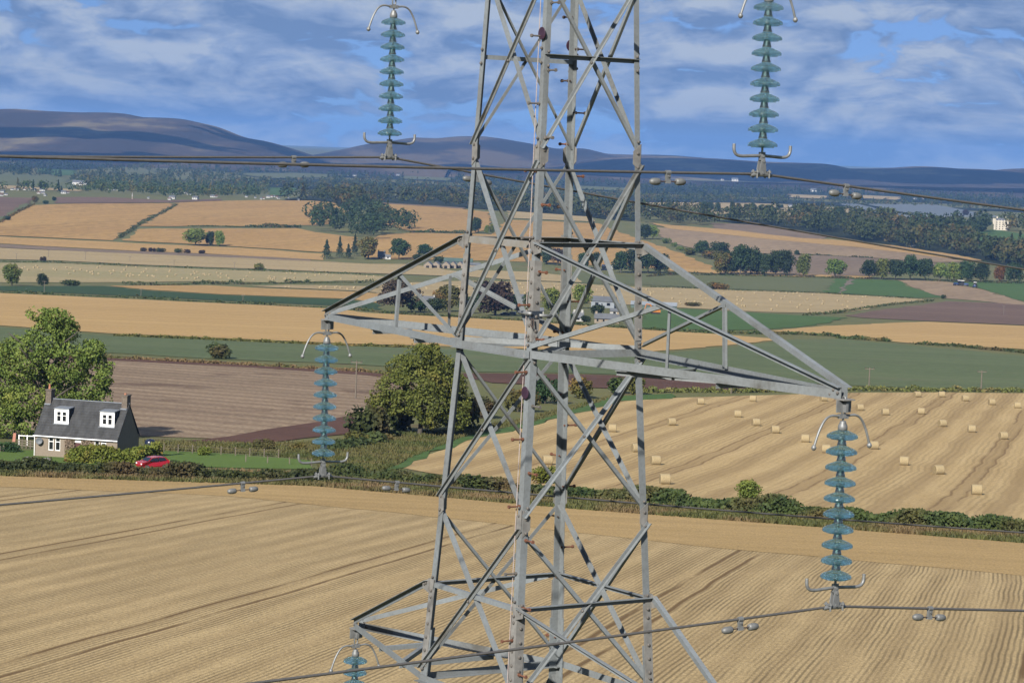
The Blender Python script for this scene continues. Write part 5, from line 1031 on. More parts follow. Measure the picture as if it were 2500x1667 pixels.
def cottage():
    p = G(84, 1113); t = empty('cottage', p, math.radians(-15)); tag(t, 'grey slate-roofed cottage with two white dormers in front of the large tree', 'house')
    L, D, wh, rh = 10.9, 6.5, 2.8, 6.8; hd = D/2
    wins = [(1.78, 2.49, .85, 2.6), (2.67, 3.38, .85, 2.6), (5.2, 6.1, 0.02, 2.45), (7.86, 8.54, .9, 2.5), (8.75, 9.43, 1.65, 2.5)]
    mb = MB(); walled(mb, 0, L, -.6, wh, 0, .35, wins); mb.box(0, L, D-.35, D, -.6, wh)
    for x in (0, L-.35): mb.prism([Vector((0, .35, -.6)), Vector((0, D-.35, -.6)), Vector((0, D-.35, wh)), Vector((0, hd, rh-.12)), Vector((0, .35, wh))], (x, 0, 0), (x+.35, 0, 0))
    mb.build('wall', HARL, t)
    for i, (a, b, c, d) in enumerate(wins):
        if i != 2: sash(t, a+.02, b-.02, c+.02, d-.02, .10, .62)
    dr = MB(); dr.box(5.25, 6.05, .14, .20, .02, 2.0); d = dr.build('door', simple('door_paint', (.10, .03, .03), .5), t); MB().box(5.22, 6.08, .10, .20, 2.02, 2.42).build('fanlight', WHITE, d)
    n = 14
    for s in (0, 1):
        mb = MB(); y0, y1 = (-.18, hd) if s == 0 else (D+.18, hd); e = (rh-wh)/hd*.18
        z0, z1 = wh-e, rh
        nx = Vector((0, -(z1-z0), abs(y1-y0))).normalized() if s == 0 else Vector((0, (z1-z0), abs(y1-y0))).normalized()
        # overlapping slate courses
        for k in range(n):
            f0, f1 = k/n, (k+1.12)/n
            a = Vector((0, y0+(y1-y0)*f0, z0+(z1-z0)*f0))+nx*.035; b = Vector((0, y0+(y1-y0)*min(f1, 1), z0+(z1-z0)*min(f1, 1)))+nx*.008
            mb.prism([a, a-nx*.03, b-nx*.03, b], (-.08, 0, 0), (L+.08, 0, 0))
        mb.build('roof_slope', SLATE, t)
    MB().box(-.09, L+.09, hd-.11, hd+.11, rh+.0, rh+.09).build('ridge', LEAD, t)
    MB().tube([(-.1, -.24, wh-.26), (L+.1, -.24, wh-.26)], .07, 8).build('gutter', WHITE, t)
    MB().tube([(.02, -.10, wh-.25), (.02, -.10, -.3)], .05, 8).build('downpipe', WHITE, t)
    for x, zt, pot in ((.40, 7.85, 1), (L-.40, 7.75, 0)):
        mb = MB(); mb.box(x-.36, x+.36, hd-.55, hd+.55, 5.6, zt); c = mb.build('chimney', STONE, t)
        MB().box(x-.43, x+.43, hd-.62, hd+.62, zt+.0, zt+.14).build('chimney_cope', STONE, c)
        MB().box(x-.40, x+.40, hd-.78, hd-.551, 6.10, 6.28).build('flashing', LEAD, c)
        for dy in ((-.2,) if pot else (-.28,)):
            MB().lathe([(.15, zt+.14), (.17, zt+.2), (.14, zt+.3), (.13, zt+(.72 if pot else .32)), (.16, zt+(.78 if pot else .36))], 14, Matrix.Translation((x, hd+dy, 0))).build('chimney_pot', TERRA, c, True)
    for xc in (3.0, 9.04):
        y0, zb, zt, w = 1.02, 4.08, 5.88, .95
        mb = MB(); wn = [(xc-.66, xc-.06, zb+.22, zt-.30), (xc+.06, xc+.66, zb+.22, zt-.30)]
        walled(mb, xc-w, xc+w, zb, zt, y0, .14, wn); dm = mb.build('dormer', WHITE, t)
        for a, b, c, d_ in wn: 
            f = MB(); q = .07; f.box(a, a+q, y0+.03, y0+.10, c, d_); f.box(b-q, b, y0+.03, y0+.10, c, d_); f.box(a+q, b-q, y0+.03, y0+.10, c, c+q); f.box(a+q, b-q, y0+.03, y0+.10, d_-q, d_); f.box(a+q, b-q, y0+.03, y0+.10, c+.72, c+.78); f.build('window_frame', WHITE, dm)
            MB().box(a+q, b-q, y0+.06, y0+.07, c+q, d_-q).build('pane', DARKG, dm)
        ck = MB()
        for s in (-1, 1): ck.prism([Vector((0, y0+.14, zb)), Vector((0, y0+.14, zt)), Vector((0, 2.52, zt)), Vector((0, 1.1, zb))], (xc+s*(w-.04)-.04, 0, 0), (xc+s*(w-.04)+.04, 0, 0))
        ck.build('dormer_cheek', SLATE, dm)
        MB().prism([Vector((0, y0-.10, zt)), Vector((0, y0-.10, zt+.09)), Vector((0, 2.75, zt+.22)), Vector((0, 2.75, zt+.10))], (xc-w-.06, 0, 0), (xc+w+.06, 0, 0)).build('dormer_roof', LEAD, dm)
        MB().box(xc-w-.1, xc+w+.1, y0-.16, y0, zb-.10, zb+.0).build('apron', LEAD, dm)
    mb = MB(); M = Matrix.Translation((.75, -.34, 1.95)) @ Matrix.Rotation(math.radians(80), 4, 'X') @ Matrix.Rotation(math.radians(12), 4, 'Y')
    mb.lathe([(.02, -.07), (.2, -.05), (.36, .0), (.42, .04), (.43, .05), (.36, .02), (.2, -.03), (.02, -.05)], 20, M); ds = mb.build('satellite_dish', simple('dish_grey', (.13, .15, .17), .6), t, True); MB().tube([(.75, -.3, 1.95), (.75, .02, 1.75)], .025, 6).build('bracket', LEAD, ds)
    cr = []; rg = np.random.default_rng(9); C = np.stack([4.0+rg.random(900)*1.3, -.04-rg.random(900)*.08, rg.random(900)*2.6], -1)
    C2 = np.stack([6.3+rg.random(600)*1.4, -.04-rg.random(600)*.08, .2+rg.random(600)*2.4], -1)
    link('creeper', qmesh('creeper', quads(np.concatenate([C, C2]), .16, rg), leaf_mat('creeper_stems', (.13, .095, .07), (.17, .125, .095), (.10, .085, .05), 1.5, .6, 0)), t)
    return t
cottage()
hedge([(172, 1128), (230, 1130), (300, 1132), (345, 1133), (384, 1128)], 72, 2.8, 'yellow', 'big yellow-green shrub covering the front of the cottage', 9000, .26, 91, 'shrub', 'shrub')
hedge([(167, 1126), (190, 1127)], 40, 2.0, 'autumn', 'small orange-tinged shrub at the left of the big shrub', 700, .24, 92, 'shrub', 'shrub')
hedge([(-20, 1100), (20, 1102), (40, 1104)], 26, 2.2, 'dark', 'dark clipped garden hedge at the left edge of the photo', 1200, .24, 93)
def car(u, v, heading, paint, label, Ln=4.0, base=None):
    p = base or G(u, v); t = empty('parked_car', p, heading); tag(t, label, 'car')
    pr = [(-2.0, .35), (-2.02, .62), (-1.95, .92), (-1.2, 1.02), (-.55, 1.42), (.35, 1.50), (1.35, 1.45), (1.92, .98), (2.0, .60), (1.97, .33)]
    lw = [.70, .80, .82, .84, .68, .66, .64, .80, .82, .76]; s = Ln/4
    mb = MB(); k = len(pr); 
    for sgn in (-1, 1): mb.v += [(x*s, sgn*w, z) for (x, z), w in zip(pr, lw)]
    for i in range(k-1): mb.f.append((i, i+1, k+i+1, k+i))
    mb.f.append((k-1, 0, k, 2*k-1)); mb.f.append(tuple(range(k))[::-1]); mb.f.append(tuple(range(k, 2*k)))
    mb.build('body', paint, t)
    for sgn in (-1, 1):
        a = sgn*.835; 
        MB().poly([(-1.0*s, a*1.0, 1.06), (-.5*s, sgn*.715, 1.38), (.3*s, sgn*.695, 1.44), (.3*s, sgn*.82, 1.05)]).build('side_window', DARKG, t)
        MB().poly([(.36*s, sgn*.825, 1.05), (.36*s, sgn*.70, 1.44), (1.25*s, sgn*.68, 1.39), (1.55*s, sgn*.78, 1.10)]).build('side_window', DARKG, t)
        MB().box(-2.02*s, -1.85*s, sgn*.62-.14, sgn*.62+.14, .68, .82).build('headlight', WHITE, t)
        MB().box(1.90*s, 2.0*s, sgn*.70-.08, sgn*.70+.08, .80, 1.08).build('tail_light', TERRA, t)
        for x in (-1.25, 1.25):
            M = Matrix.Translation((x*s, sgn*.78, .31)) @ Matrix.Rotation(math.pi/2, 4, 'X'); w = MB().lathe([(.18, -.1), (.30, -.1), (.31, 0), (.30, .1), (.18, .1)], 16, M).build('wheel', DARKBOLT, t); MB().lathe([(.02, -.09*sgn-.02), (.19, -.09*sgn-.02), (.19, -.09*sgn+.02), (.02, -.09*sgn+.02)], 12, M).build('rim', HARD, w)
    MB().poly([(-1.16*s, -.78, 1.04), (-.60*s, -.66, 1.40), (-.60*s, .66, 1.40), (-1.16*s, .78, 1.04)]).build('windscreen', DARKG, t).location = (-.012, 0, .012)
    MB().poly([(1.42*s, -.64, 1.42), (1.86*s, -.74, 1.04), (1.86*s, .74, 1.04), (1.42*s, .64, 1.42)]).build('rear_window', DARKG, t).location = (.012, 0, .01)
    return t
RED = simple('red_paint', (.42, .012, .022), .22, 0, .05, 2, spec=.6); NAVY = simple('navy_paint', (.012, .018, .045), .3, 0, .1, 2); SILV = simple('silver_paint', (.45, .46, .48), .3, .4, .1, 2)
car(373, 1145, math.radians(35), RED, 'red hatchback car parked by the big shrub, half hidden by the hedge', 3.6)
# heating oil tank, blue box, board, gate, fences
p = G(366, 1096); t = empty('oil_tank', p); tag(t, 'dark blue rounded oil tank at the gable end of the cottage', 'tank')
mb = MB(); mb.lathe([(.45, 0), (.68, .1), (.72, .5), (.70, .95), (.55, 1.22), (.2, 1.32), (.05, 1.33)], 20, Matrix.Scale(1.0, 4)); mb.build('shell', NAVY, t, True); MB().lathe([(.12, 1.3), (.12, 1.38), (.05, 1.4)], 12).build('filler_cap', DARKBOLT, t)
p = G(147, 1116); t = empty('storage_box', p, math.radians(-15)); tag(t, 'low blue box on the grass under the cottage window', 'box'); BL = simple('blue_plastic', (.02, .09, .28), .5)
MB().box(-.55, .55, -.2, .2, 0, .38).build('box_body', BL, t); MB().box(-.58, .58, -.23, .23, .385, .46).build('lid', BL, t)
p = G(34, 1078); t = empty('pink_board', p, math.radians(10)); tag(t, 'salmon pink board standing upright left of the cottage', 'board'); PK = simple('salmon_paint', (.62, .27, .19), .7)
MB().prism([Vector((-.22, -.02, 0)), Vector((.16, -.02, 0)), Vector((.26, -.02, 1.15)), Vector((-.10, -.02, 1.15))], (0, 0, 0), (0, .05, 0)).build('panel', PK, t); MB().box(-.05, .0, .05, .10, 0, .8).build('post', STONE, t)
def rail_fence(px0, px1, n, h, rails, mat, label, name='fence'):
    a, b = G(*px0), G(*px1); t = empty(name, a); tag(t, label, 'fence')
    d = b-a
    for i in range(n):
        q = d*(i/(n-1)); q.z = TZ(a.x+q.x, a.y+q.y)-a.z; MB().box(q.x-.06, q.x+.06, q.y-.06, q.y+.06, q.z-.2, q.z+h).build('post', mat, t)
    for r, th in rails:
        MB().prism([Vector((0, -.03, r-th)), Vector((0, .02, r-th)), Vector((0, .02, r+th)), Vector((0, -.03, r+th))], (0, -.08, 0), (d.x, d.y-.08, d.z)).build('rail', mat, t)
WOOD = simple('weathered_wood', (.20, .165, .125), .9, 0, .3, 5)
rail_fence((44, 1092), (84, 1096), 5, 1.1, [(.35, .06), (.65, .06), (.95, .06)], WOOD, 'weathered wooden rail fence left of the cottage')
rail_fence((46, 1086), (86, 1088), 3, 1.35, [(1.25, .05)], WHITE, 'white painted rail above the wooden fence left of the cottage', 'white_rail')
rail_fence((0, 1104), (42, 1098), 6, .8, [(.3, .05), (.6, .05)], WOOD, 'low dark garden fence at the left edge')
rail_fence((400, 1104), (680, 1118), 9, 1.15, [(.3, .008), (.6, .008), (.95, .008)], WOOD, 'post and wire fence behind the lawn right of the cottage', 'wire_fence')
rail_fence((600, 1128), (760, 1136), 4, .9, [(.8, .01)], WOOD, 'few short posts at the right end of the lawn', 'wire_fence')
a, b = G(56, 1124), G(124, 1127); t = empty('garden_wall', a); tag(t, 'low grey stone garden wall in front of the cottage', 'wall'); d = b-a
mb = MB()
for i in range(14):
    q0, q1 = d*(i/14), d*((i+.97)/14); h = .40+.14*((i*7) % 5)/5; mb.prism([Vector((0, -.15, -.1)), Vector((0, .15, -.1)), Vector((0, .13, h)), Vector((0, -.13, h))], q0, q1)
mb.build('stonework', simple('garden_stone', (.22, .21, .19), .95, 0, .4, 5), t)
# ------------------------------------------------------------------ farm and village buildings
ROOFG = simple('grey_roof', (.13, .14, .155), .7, 0, .25, .3); ROOFR = simple('brown_roof', (.17, .10, .075), .8, 0, .25, .3); GREENR = simple('green_sheet', (.07, .12, .10), .6, 0, .2, .2)
WALLW = simple('white_wall', (.74, .73, .70), .8, 0, .12, .2, ka=.45); WALLS = simple('sandstone_wall', (.33, .27, .20), .9, 0, .3, .5); SHEET = simple('grey_sheet', (.25, .28, .31), .6, 0, .15, .3); CASTLE = simple('castle_harling', (.70, .64, .52), .9, 0, .12, .3)
WALLF = simple('farm_wall', (.52, .51, .48), .9, 0, .15, .3)
def house(u, v, wpx, hpx, label, wall=None, roof=None, depth=.55, rise=.45, rot=-.1, name='house', cat='house', nwin=3, chim=True, group=None, gable=False, doors=0):
    """gabled building wpx wide and hpx tall in the photo"""
    wall = wall or WALLW; roof = roof or ROOFG
    p = G(u, v); s = PXM(p); L = wpx/s; H = hpx/s; D = L*depth if not gable else L*1.4; wh = H*(1-rise)
    t = empty(name, p, rot); tag(t, label, cat, group)
    x0, x1 = -L/2, L/2
    mb = MB()
    if gable:      # gable end faces the viewer
        mb.prism([Vector((x0, 0, -1)), Vector((x1, 0, -1)), Vector((x1, 0, wh)), Vector((0, 0, H-.05)), Vector((x0, 0, wh))], (0, 0, 0), (0, D, 0)); mb.build('wall', wall, t)
        for sg in (-1, 1):
            n_ = Vector((sg*(H-wh), 0, L/2)).normalized(); e = Vector((sg*(L/2+.2), 0, wh-.2*(H-wh)/(L/2))); MB().prism([e+n_*.05, Vector((0, 0, H))+n_*.05, Vector((0, 0, H))+n_*.3, e+n_*.3], (0, -.25, 0), (0, D+.25, 0)).build('roof_slope', roof, t)
        if doors: MB().box(-L*.18, L*.18, -.12, -.02, 0, wh*.8).build('doorway', DARKG, t)
    else:
        mb.prism([Vector((0, 0, -1)), Vector((0, D, -1)), Vector((0, D, wh)), Vector((0, D/2, H-.05)), Vector((0, 0, wh))], (x0, 0, 0), (x1, 0, 0)); mb.build('wall', wall, t)
        for sg in (0, 1):
            y0 = -.25 if sg == 0 else D+.25; n_ = Vector((0, -(H-wh) if sg == 0 else (H-wh), D/2)).normalized(); e = Vector((0, y0, wh-.25*(H-wh)/(D/2))); r_ = Vector((0, D/2, H))
            MB().prism([e+n_*.05, r_+n_*.05, r_+n_*.3, e+n_*.3], (x0-.2, 0, 0), (x1+.2, 0, 0)).build('roof_slope', roof, t)
        for i in range(nwin):
            xc = x0+L*(i+.5)/nwin; MB().box(xc-L/nwin*.14, xc+L/nwin*.14, -.10, -.02, wh*.35, wh*.8).build('window', DARKG, t)
        if chim:
            for x in (x0+.6, x1-.6): MB().box(x-.45, x+.45, D/2-.5, D/2+.5, H-.4, H+1.0).build('chimney', wall, t)
    return t
house(198, 452, 44, 11, 'long white barn with grey roof on the far pasture', depth=.22, nwin=1, chim=False, rise=.4, name='barn', cat='barn')
house(1471, 751, 58, 26, 'grey sheeted barn behind the right pylon brace', SHEET, ROOFG, .6, .42, -.25, 'barn', 'barn', 2, False)
house(1596, 753, 112, 15, 'long green-sided shed with grey roof right of the pylon leg', GREENR, SHEET, .18, .5, -.08, 'shed', 'shed', 0, False)
house(1481, 789, 60, 22, 'stone cottage with white windows in front of the grey barn', WALLS, ROOFG, .4, .5, -.08, 'cottage', 'house', 4, True)
house(1411, 784, 26, 22, 'small white cottage with chimney right of the far pylon leg', WALLF, ROOFG, .6, .55, -.05, 'cottage', 'house', 1, True)
house(1042, 752, 40, 28, 'white farm cottage behind the left arm diagonal', WALLF, ROOFG, .6, .45, -.05, 'cottage', 'house', 2, True)
house(1500, 770, 22, 16, 'small white outhouse between the grey barn and the stone cottage', WALLF, ROOFG, .6, .35, 0, 'outhouse', 'house', 1, False)
house(1315, 768, 24, 16, 'white outhouse right of the near pylon leg', WALLF, ROOFG, .6, .4, 0, 'outhouse', 'house', 1, False)
house(1260, 735, 40, 16, 'low slate shed roof behind the copper tree', SHEET, ROOFG, .5, .5, 0, 'shed', 'shed', 0, False)
for i, (u, w) in enumerate(((1044, 20), (1063, 20), (1088, 20), (1105, 17), (1122, 18))):
    house(u, 655, w, 16, ['leftmost', 'second', 'third', 'fourth', 'rightmost'][i]+' of the five gabled stone farm barns left of the pylon', WALLS, ROOFG, .5, .5, -.12, 'barn', 'barn', 0, False, 'gabled farm barns', True, 1)
house(1118, 646, 70, 15, 'long green roofed shed behind the gabled barns', GREENR, GREENR, .25, .5, -.06, 'shed', 'shed', 0, False)
house(1160, 652, 26, 10, 'low stone building right of the gabled barns', WALLS, ROOFG, .4, .5, -.06, 'barn', 'barn', 0, False)
house(931, 632, 18, 18, 'dark roofed farmhouse in the shade of the brown-green tree', SHEET, ROOFG, .6, .6, 0, 'farmhouse', 'house', 2, True)
house(947, 633, 13, 11, 'small white farmhouse wing beside the dark roofed farmhouse', WALLW, ROOFG, .6, .4, 0, 'farmhouse', 'house', 1, False)
house(1482, 659, 26, 12, 'low white farm building in front of the valley wood', WALLW, WALLW, .5, .3, -.05, 'farmhouse', 'house', 2, False)
house(1592, 514, 11, 7, 'tiny white far cottage with red roof right of the pylon leg', WALLW, ROOFR, .6, .5, 0, 'cottage', 'house', 1, False)
house(1935, 507, 20, 8, 'far white house at the end of the pale field', WALLW, ROOFG, .5, .4, -.1, 'house', 'house', 3, False)
house(1650, 515, 14, 6, 'far grey shed below the small dark tree', SHEET, ROOFG, .5, .4, 0, 'shed', 'shed', 0, False)
house(1698, 517, 6, 5, 'tiny white far hut under the falling wire', WALLW, ROOFG, .6, .4, 0, 'hut', 'house', 0, False)
VIL = [(5, 470, 9), (14, 477, 8), (2, 479, 12), (29, 464, 7), (44, 465, 8), (60, 464, 8), (71, 465, 7), (83, 465, 8), (36, 463, 6), (103, 467, 12), (105, 473, 9), (94, 473, 8), (109, 478, 6), (155, 473, 12), (165, 472, 8), (268, 464, 8), (276, 465, 6), (285, 465, 6), (425, 475, 14), (419, 486, 14), (413, 488, 8), (362, 485, 5), (455, 472, 9), (461, 476, 9), (475, 487, 13), (518, 482, 10), (527, 482, 8), (601, 482, 6), (637, 487, 5), (644, 486, 5), (624, 484, 4), (654, 483, 9), (662, 482, 8), (669, 481, 5), (681, 486, 6), (676, 483, 5), (704, 486, 4), (729, 490, 4), (551, 414, 9), (566, 415, 8), (575, 414, 6), (829, 430, 7), (850, 431, 4), (866, 432, 9), (950, 430, 5), (972, 431, 10), (1057, 431, 4), (1084, 432, 7), (1074, 430, 6), (1795, 443, 14), (1765, 441, 6), (1985, 470, 16), (2003, 470, 10), (2025, 470, 4), (2142, 500, 5), (2232, 488, 9), (2255, 488, 8)]
for i, (u, v, w) in enumerate(VIL):
    house(u, v, w*1.05, max(4.2, w*.62), 'small white house of the far village' if u < 760 else 'tiny far white farmhouse near the forest edge', WALLW, [ROOFG, ROOFG, ROOFR][i % 3], .7, .42, [-.3, .1, .5, -.1][i % 4], 'village_house', 'house', 2, False, 'white houses of the far village' if u < 760 else 'scattered far white houses')
p = G(323, 487); s = PXM(p); t = empty('church_spire', p); tag(t, 'thin pale church spire among the village trees', 'spire'); k = 17/s
MB().prism([Vector((-k*.09, -k*.09, 0)), Vector((k*.09, -k*.09, 0)), Vector((k*.09, k*.09, 0)), Vector((-k*.09, k*.09, 0))], (0, 0, 0), (0, 0, k*.45)).build('tower', WALLS, t); MB().lathe([(k*.11, k*.45), (k*.01, k)], 8).build('spire', simple('spire_stone', (.42, .41, .38), .9), t)
# tower house (castle)
def castle():
    p = G(2444, 562); s = PXM(p); L = 31/s; H = 23/s; t = empty('castle', p, -.03); tag(t, 'pale square castle with round corner turrets among the trees at right', 'castle')
    D = L*.7; MB().box(-L/2, L/2, 0, D, -2, H).build('wall', CASTLE, t)
    for i in range(4):
        for j in range(4):
            x = -L/2+L*(.14+.24*i); z = H*(.10+.22*j); w = L*.035; MB().box(x-w, x+w, -.25, -.03, z, z+H*.10).build('window', DARKG, t)
    for i in range(9): 
        if i % 2 == 0: MB().box(-L/2+L*i/9, -L/2+L*(i+1)/9, 0, .8, H, H+H*.06).build('merlon', CASTLE, t)
    MB().prism([Vector((0, .9, H)), Vector((0, D-.9, H)), Vector((0, D/2, H*1.28))], (-L*.38, 0, 0), (L*.38, 0, 0)).build('roof', ROOFG, t)
    for sx in (-1, 1):
        for y in (0, D): 
            q = MB().lathe([(L*.075, -2 if y == 0 else H*.6), (L*.085, H*.7), (L*.085, H*1.08), (L*.07, H*1.08), (L*.06, H*1.2)], 14, Matrix.Translation((sx*L*.5, y, 0))).build('turret', CASTLE, t)
    for sx in (-.3, .34): MB().box(L*sx-.8, L*sx+.8, D/2-.8, D/2+.8, H*1.1, H*1.42).build('chimney', CASTLE, t)
castle()
# polytunnels on the far slope
PT = simple('polythene', (.15, .175, .19), .7, 0, .3, .1); pm = None
p0 = G(2200, 530); s0 = PXM(p0); wt = 12/s0
mb = MB(); prof = [Vector((wt*.5*math.cos(a), 0, wt*.22*math.sin(a))) for a in np.linspace(0, math.pi, 9)]
mb.prism(prof, (0, 0, 0), (wt*2.2, 900, 0)); pm = mb.mesh('cover'); pm.materials.append(PT)
mb = MB(); mb.tube([q*1.01 for q in prof], .4, 6); hp_ = mb.mesh('end_hoop'); hp_.materials.append(HARD)
for u in list(range(2188, 2236, 12))+list(range(2264, 2440, 12)):
    p = G(u, 530); t = empty('polytunnel', p); e = p+Vector((wt*2.2, 900, 0)); t.rotation_euler[0] = math.atan2(float(TZ(e.x, e.y))-p.z+6, 900)
    tag(t, 'pale plastic tunnel in the row of polytunnels above the right wood', 'polytunnel', 'polytunnels on the far slope'); link('cover', pm, t); link('end_hoop', hp_, t)
# ------------------------------------------------------------------ straw bales
STRAW = simple('bale_straw', (.43, .335, .18), .95, 0, .25, 6, .4, stretch=(1, 6, 1)); STRAWE = simple('bale_end', (.36, .27, .13), .95, 0, .4, 9, .5)
mb = MB(); rr = .66; prof = [(rr-.05, -.61), (rr, -.56)]+[(rr+.006*((i % 2)*2-1), -.5+i*.1) for i in range(11)]+[(rr, .56), (rr-.05, .61)]
bm_roll = MB().lathe(prof, 22, Matrix.Rotation(math.pi/2, 4, 'Y')).mesh('roll', True); bm_roll.materials.append(STRAW)
bm_ends = []
for sg in (-1, 1):
    q = MB().lathe([(rr-.05, sg*.612), (rr*.6, sg*.622), (rr*.3, sg*.612), (.01, sg*.622)], 22, Matrix.Rotation(math.pi/2, 4, 'Y'), False).mesh('end_face'); q.materials.append(STRAWE); bm_ends.append(q)
def bale(p, rz, sc, label, group):
    t = empty('straw_bale', p+Vector((0, 0, .62*sc)), rz); t.scale = (sc, sc, sc); tag(t, label, 'bale', group)
    link('roll', bm_roll, t)
    if sc == 1.0:
        for q in bm_ends: link('end_face', q, t)
BN = [(1710, 988), (1838, 981), (1639, 1039), (1801, 1019), (1845, 1040), (1892, 1058), (1966, 1080), (2010, 980), (2054, 991), (2099, 1003), (2161, 1014), (2249, 1012), (2239, 970), (2299, 970), (2356, 980), (2421, 989), (2484, 997), (2300, 1042), (2372, 1056), (2449, 1073), (2133, 1097), (2017, 1106), (1553, 1104), (1495, 1055), (1600, 1135), (1623, 1182), (2207, 1136), (2291, 1158), (2384, 1208), (1336, 1135)]
BLAB = {25: 'round bale nearest the hedge, in front of all others right of the pylon', 24: 'round bale just behind the one nearest the hedge', 29: 'round bale seen between the two middle pylon legs', 28: 'lowest round bale at the right, close to the long hedge', 23: 'round bale half hidden by the crossing braces of the right leg', 22: 'round bale half hidden behind the right pylon leg', 27: 'round bale up the rows from the lowest right bale', 26: 'round bale right of the large insulator at mid field', 21: 'round bale behind the first disc of the large insulator', 20: 'round bale right of the arcing horn of the large insulator', 6: 'round bale left of the arcing horn of the large insulator', 16: 'round bale at the right edge of the photo at the far side', 2: 'round bale alone right of the pylon leg at mid field', 0: 'far round bale nearest the top left of the baled field', 1: 'second far round bale from the left along the far edge', 3: 'upper of the three bales in a slanting line below the right arm', 4: 'middle of the three bales in a slanting line below the right arm', 5: 'lowest of the three bales in a slanting line below the right arm', 7: 'round bale just left of the right arm hanger', 8: 'round bale directly behind the shackle of the large insulator', 9: 'round bale just right of the horn yoke of the large insulator', 10: 'round bale second to the right of the horn yoke', 11: 'round bale alone midway between the large insulator and right edge, upper rows', 12: 'leftmost of the two bales touching the far field edge at right', 13: 'right one of the two bales touching the far field edge at right', 14: 'third bale from the right edge along the far side', 15: 'second bale from the right edge along the far side', 17: 'upper left of the three bales slanting to the right edge', 18: 'middle of the three bales slanting to the right edge', 19: 'lower right of the three bales slanting to the right edge'}
for i, (u, v) in enumerate(BN):
    bale(G(u, v), [.12, -.15, .3, -.05, .2][i % 5], 1.0, BLAB.get(i, 'round straw bale on the striped stubble beyond the long hedge'), 'straw bales on the near baled field')
def scatter(poly, n, seed, mind=4):
    rg = np.random.default_rng(seed); a = np.array(poly, float); lo, hi = a.min(0), a.max(0); out = []
    while len(out) < n:
        p = lo+rg.random(2)*(hi-lo); c = False; j = len(a)-1
        for i in range(len(a)):
            if (a[i, 1] > p[1]) != (a[j, 1] > p[1]) and p[0] < (a[j, 0]-a[i, 0])*(p[1]-a[i, 1])/(a[j, 1]-a[i, 1])+a[i, 0]: c = not c
            j = i
        if c and all(abs(p[0]-q[0])+2*abs(p[1]-q[1]) > mind for q in out): out.append(p)
    return out
for poly, n, sd_, lb, gp in [([(930, 696), (1147, 690), (1350, 692), (1500, 702), (1755, 710), (2014, 719), (2230, 732), (2150, 743), (2031, 762), (1860, 758), (1670, 748), (1500, 738), (1200, 727), (930, 714)], 130, 3, 'tiny round bale dotted over the pale field behind the pylon', 'bales on the far pale field'),
 ([(0, 645), (145, 646), (361, 655), (850, 673), (950, 678), (850, 684), (687, 686), (452, 684), (307, 676), (0, 668)], 95, 4, 'tiny round bale dotted over the pale field at left', 'bales on the left pale field'),
 ([(640, 702), (700, 699), (920, 703), (920, 712), (850, 708)], 12, 5, 'tiny round bale on the narrow pale strip left of the pylon', 'bales on the narrow strip')]:
    for i, (u, v) in enumerate(scatter(poly, n, sd_)): bale(G(u, v), (i*.7) % 3.1, .92, lb, gp)
# ------------------------------------------------------------------ poles, machines
def pole(u, v, h, label, group=None):
    p = G(u, v); s = PXM(p); H = h/s; t = empty('utility_pole', p); tag(t, label, 'pole', group); r = max(.13, .25/s)
    MB().tube([(0, 0, -.5), (0, 0, H)], [r*1.2, r*.9], 8).build('shaft', WOOD, t); MB().box(-1.0, 1.0, -.07, .07, H-.35, H-.2).build('cross_arm', WOOD, t)
    for x in (-.9, 0, .9): MB().lathe([(.05, H-.2), (.09, H-.1), (.07, H+.05), (.02, H+.1)], 8, Matrix.Translation((x, -.0, 0))).build('insulator', DARKBOLT, t)
for a in [(868, 973, 93, 'wooden pole with cross arm beside the middle left insulator'), (1785, 960, 42, 'short wooden pole below the right arm'), (2121, 953, 56, 'wooden pole with cross arm left of the baled field horizon'), (2395, 954, 50, 'wooden pole with cross arm near the right edge above the bales'), (108, 714, 28, 'thin pole in the dark green strip at left'), (344, 726, 22, 'thin pole in the dark green strip, middle of the left half'), (593, 741, 22, 'thin pole in the dark green strip left of the pylon'),
 (118, 628, 18, 'faint pole on the pale field near the left edge'), (208, 635, 20, 'faint pole on the pale field, second from left'), (40, 634, 16, 'faint pole on the pale field at the very left'), (317, 640, 14, 'faint pole on the pale field, third from left'), (425, 648, 13, 'faint pole on the pale field, fourth from left'), (572, 654, 14, 'faint pole on the pale field, fifth from left'), (768, 668, 13, 'faint pole on the pale field left of the pylon arm'), (2450, 768, 22, 'thin pole in the maroon field at right')]: pole(*a)
ORG = simple('orange_paint', (.55, .20, .03), .5, 0, .2, .5); TYRE = simple('tyre', (.02, .02, .02), .9); BLUEP = simple('tractor_blue', (.03, .07, .22), .4)
p = G(1600, 767); t = empty('excavator', p, .1); tag(t, 'orange excavator standing in the farm yard right of the pylon leg', 'excavator')
for y in (-1.2, 1.2): MB().prism([Vector((-2, 0, .1)), Vector((2, 0, .1)), Vector((2.3, 0, .5)), Vector((2, 0, .9)), Vector((-2, 0, .9)), Vector((-2.3, 0, .5))], (0, y-.3, 0), (0, y+.3, 0)).build('track', TYRE, t)
MB().box(-1.4, 2.4, -1.2, 1.2, 1.0, 2.2).build('engine_cover', ORG, t); MB().box(-1.5, .1, -1.25, 0, 2.2, 3.3).build('cab', DARKG, t)
